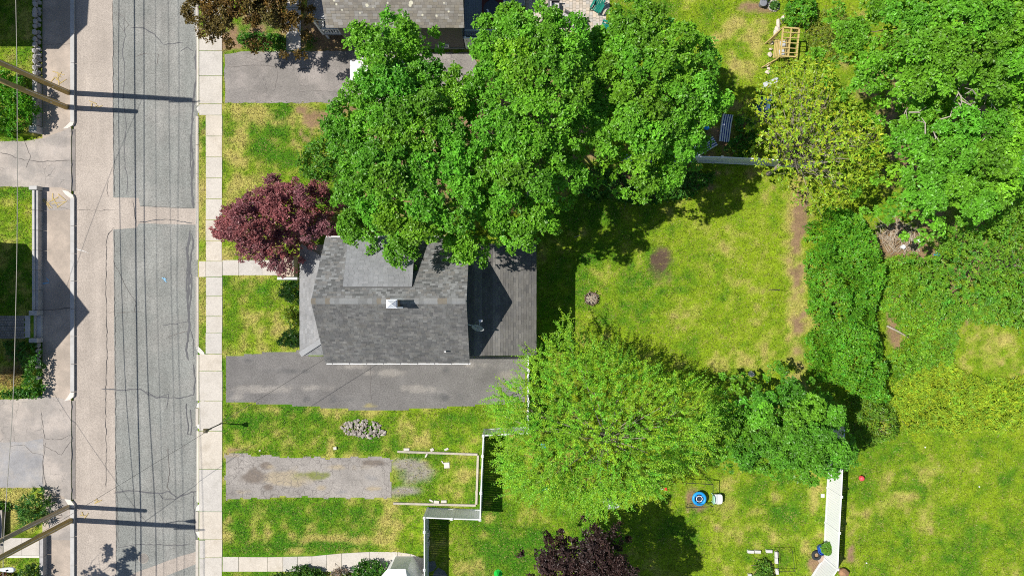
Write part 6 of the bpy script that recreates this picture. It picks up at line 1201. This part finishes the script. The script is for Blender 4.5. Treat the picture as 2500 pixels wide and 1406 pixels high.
p = W(1888, 16); t = thing('planter_ring', 'ring of small stones round a leafy plant at the top', 'planter', p); o0 = ORG[t.name]
for k_ in range(16): a = k_ * .3927; put_rock(t, o0, (p.x + .36 * math.cos(a), p.y + .36 * math.sin(a), .06), .1)
g = np.random.default_rng(9); d_ = dirs(60, g, 0); V, F, C = rosettes(np.array([[p.x, p.y, .1]]) + d_ * .24, d_, 5, .14, (.08, .2, .03), g); npmesh('foliage', V, F, C, t, leafm())
p = W(1858, 10); t = thing('patio_stool', 'grey round stool with a striped blue towel at the top edge', 'stool', p); MB().lathe((p.x, p.y - .1, 0), [(.18, 0), (.2, .1), (.24, .4), (.26, .44), (.2, .46)], 18).build('seat', mat('stool_grey', (.20, .21, .23), rough=.6), t); tw = MB()
for i in range(6): MB().box((p.x - .05 + i * .06, p.y + .22, .50), (.058, .4, .05 + .02 * (i % 2)), -.2).build('towel_stripe', (mat('stripe_blue', (0, 0, 0)), mat('stripe_white', (0, 0, 0)))[i % 2], t)
# green garden chairs and pale patio furniture
def adirondack(label, px_, py_, ang, m):
    p = W(px_, py_); t = thing('garden_chair', label, 'chair', (p.x, p.y, .035)); M = Matrix.Translation((p.x, p.y, .035)) @ Matrix.Rotation(ang, 4, 'Z')
    def b(a, c, w_, h_, nm): MB().bar(M @ Vector(a), M @ Vector(c), w_, h_).build(nm, m, t)
    for i in range(5): y_ = -.24 + i * .12; b((.32, y_, .36), (-.18, y_, .28), .10, .03, 'seat_slat')
    for i in range(5): y_ = -.24 + i * .12; b((-.16, y_, .28), (-.50, y_ * 1.15, .92 - abs(i - 2) * .05), .11, .03, 'back_slat')
    for s_ in (-1, 1): b((.32, s_ * .36, .55), (-.30, s_ * .36, .55), .13, .035, 'arm'); b((.28, s_ * .34, 0), (.28, s_ * .34, .54), .06, .09, 'leg'); b((-.42, s_ * .30, 0), (-.1, s_ * .3, .3), .05, .09, 'leg')
grn = mat('chair_green', (.015, .20, .15), rough=.4, var=.05, fine=.03, bump=0)
adirondack('dark green slatted garden chair on the sunny patio corner', 1456, 24, R(-120), grn); adirondack('dark green garden chair half hidden by the maple', 1476, 74, R(160), grn)
def sofa(name, label, px_, py_, ang, L_=1.2):
    p = W(px_, py_); t = thing(name, label, 'sofa', (p.x, p.y, .035)); M = Matrix.Translation((p.x, p.y, .035)) @ Matrix.Rotation(ang, 4, 'Z'); wk = mat('wicker_grey', (.13, .125, .13), fine=.3); cu = mat('cushion_white', (.46, .44, .43), rough=.9)
    q = lambda c, d_, m, nm: MB().box(M @ Vector(c), d_, ang).build(nm, m, t, bevel=.03)
    q((0, 0, .17), (.75, L_, .3), wk, 'base'); q((.03, 0, .39), (.66, L_ - .2, .14), cu, 'cushion'); q((-.36, 0, .5), (.14, L_, .5), wk, 'backrest'); q((-.25, 0, .62), (.12, L_ - .2, .35), cu, 'back_cushion')
    for s_ in (-1, 1): q((.02, s_ * (L_ / 2 + .05), .35), (.72, .1, .5), wk, 'armrest')
sofa('patio_sofa', 'pale cushioned patio sofa above the maple edge', 1352, 38, R(0), 1.5); sofa('patio_armchair', 'small pale patio armchair right of the sofa', 1382, 52, R(150), .7); sofa('patio_ottoman', 'low pale patio ottoman seat right of the sofa', 1405, 62, R(200), .6)
# brush heap of dry branches
bp_ = W(2195, 580); t = thing('brush_heap', 'heap of dry grey brown cut branches at the edge of the maple', 'brush heap', bp_)
for i in range(150):
    r_ = random.random() ** .5; a = random.uniform(0, 6.28); c = W(2195 + 56 * r_ * math.cos(a), 578 + 34 * r_ * math.sin(a) + 8 * math.cos(a)); c.z = .05 + .35 * (1 - r_) * random.random() + .03; an = random.uniform(0, 3.14); d_ = Vector((math.cos(an), math.sin(an), random.uniform(-.1, .1))) * random.uniform(.25, .8)
    MB().tube([c - d_, c + Vector((random.gauss(0, .05), random.gauss(0, .05), .05)), c + d_], [.022, .018, .008], 4).build('branch', stickm[i % 2], t)
for lb, a, b in (('white bucket on the brush heap', 2233, 588), ('small white pail at the left foot of the brush heap', 2194, 604)): p = W(a, b); MB().lathe((p.x, p.y, .3), [(.11, 0), (.14, .24), (.15, .26), (.1, .26)], 14).build('bucket', white, label=lb, cat='bucket')
p = W(2283, 622); MB().box((p.x, p.y, .25), (.4, .3, .3), .4, taper=.6).build('blue_tarp', mat('tarp_blue', (.03, .28, .6), rough=.5, var=.2, scale=6), label='crumpled bright blue tarp in the brambles', cat='tarp', bevel=.05)
for lb, a, b in (('fallen grey log lower in the bramble gap', (2160, 795), (2210, 822)), ('fallen grey log upper in the bramble gap', (2190, 722), (2240, 745))): p, q = W(*a), W(*b); MB().tube([(p.x, p.y, .25), ((p.x + q.x) / 2, (p.y + q.y) / 2, .42), (q.x, q.y, .3)], [.07, .06, .045], 8).build('fallen_log', stickm[1], label=lb, cat='log')
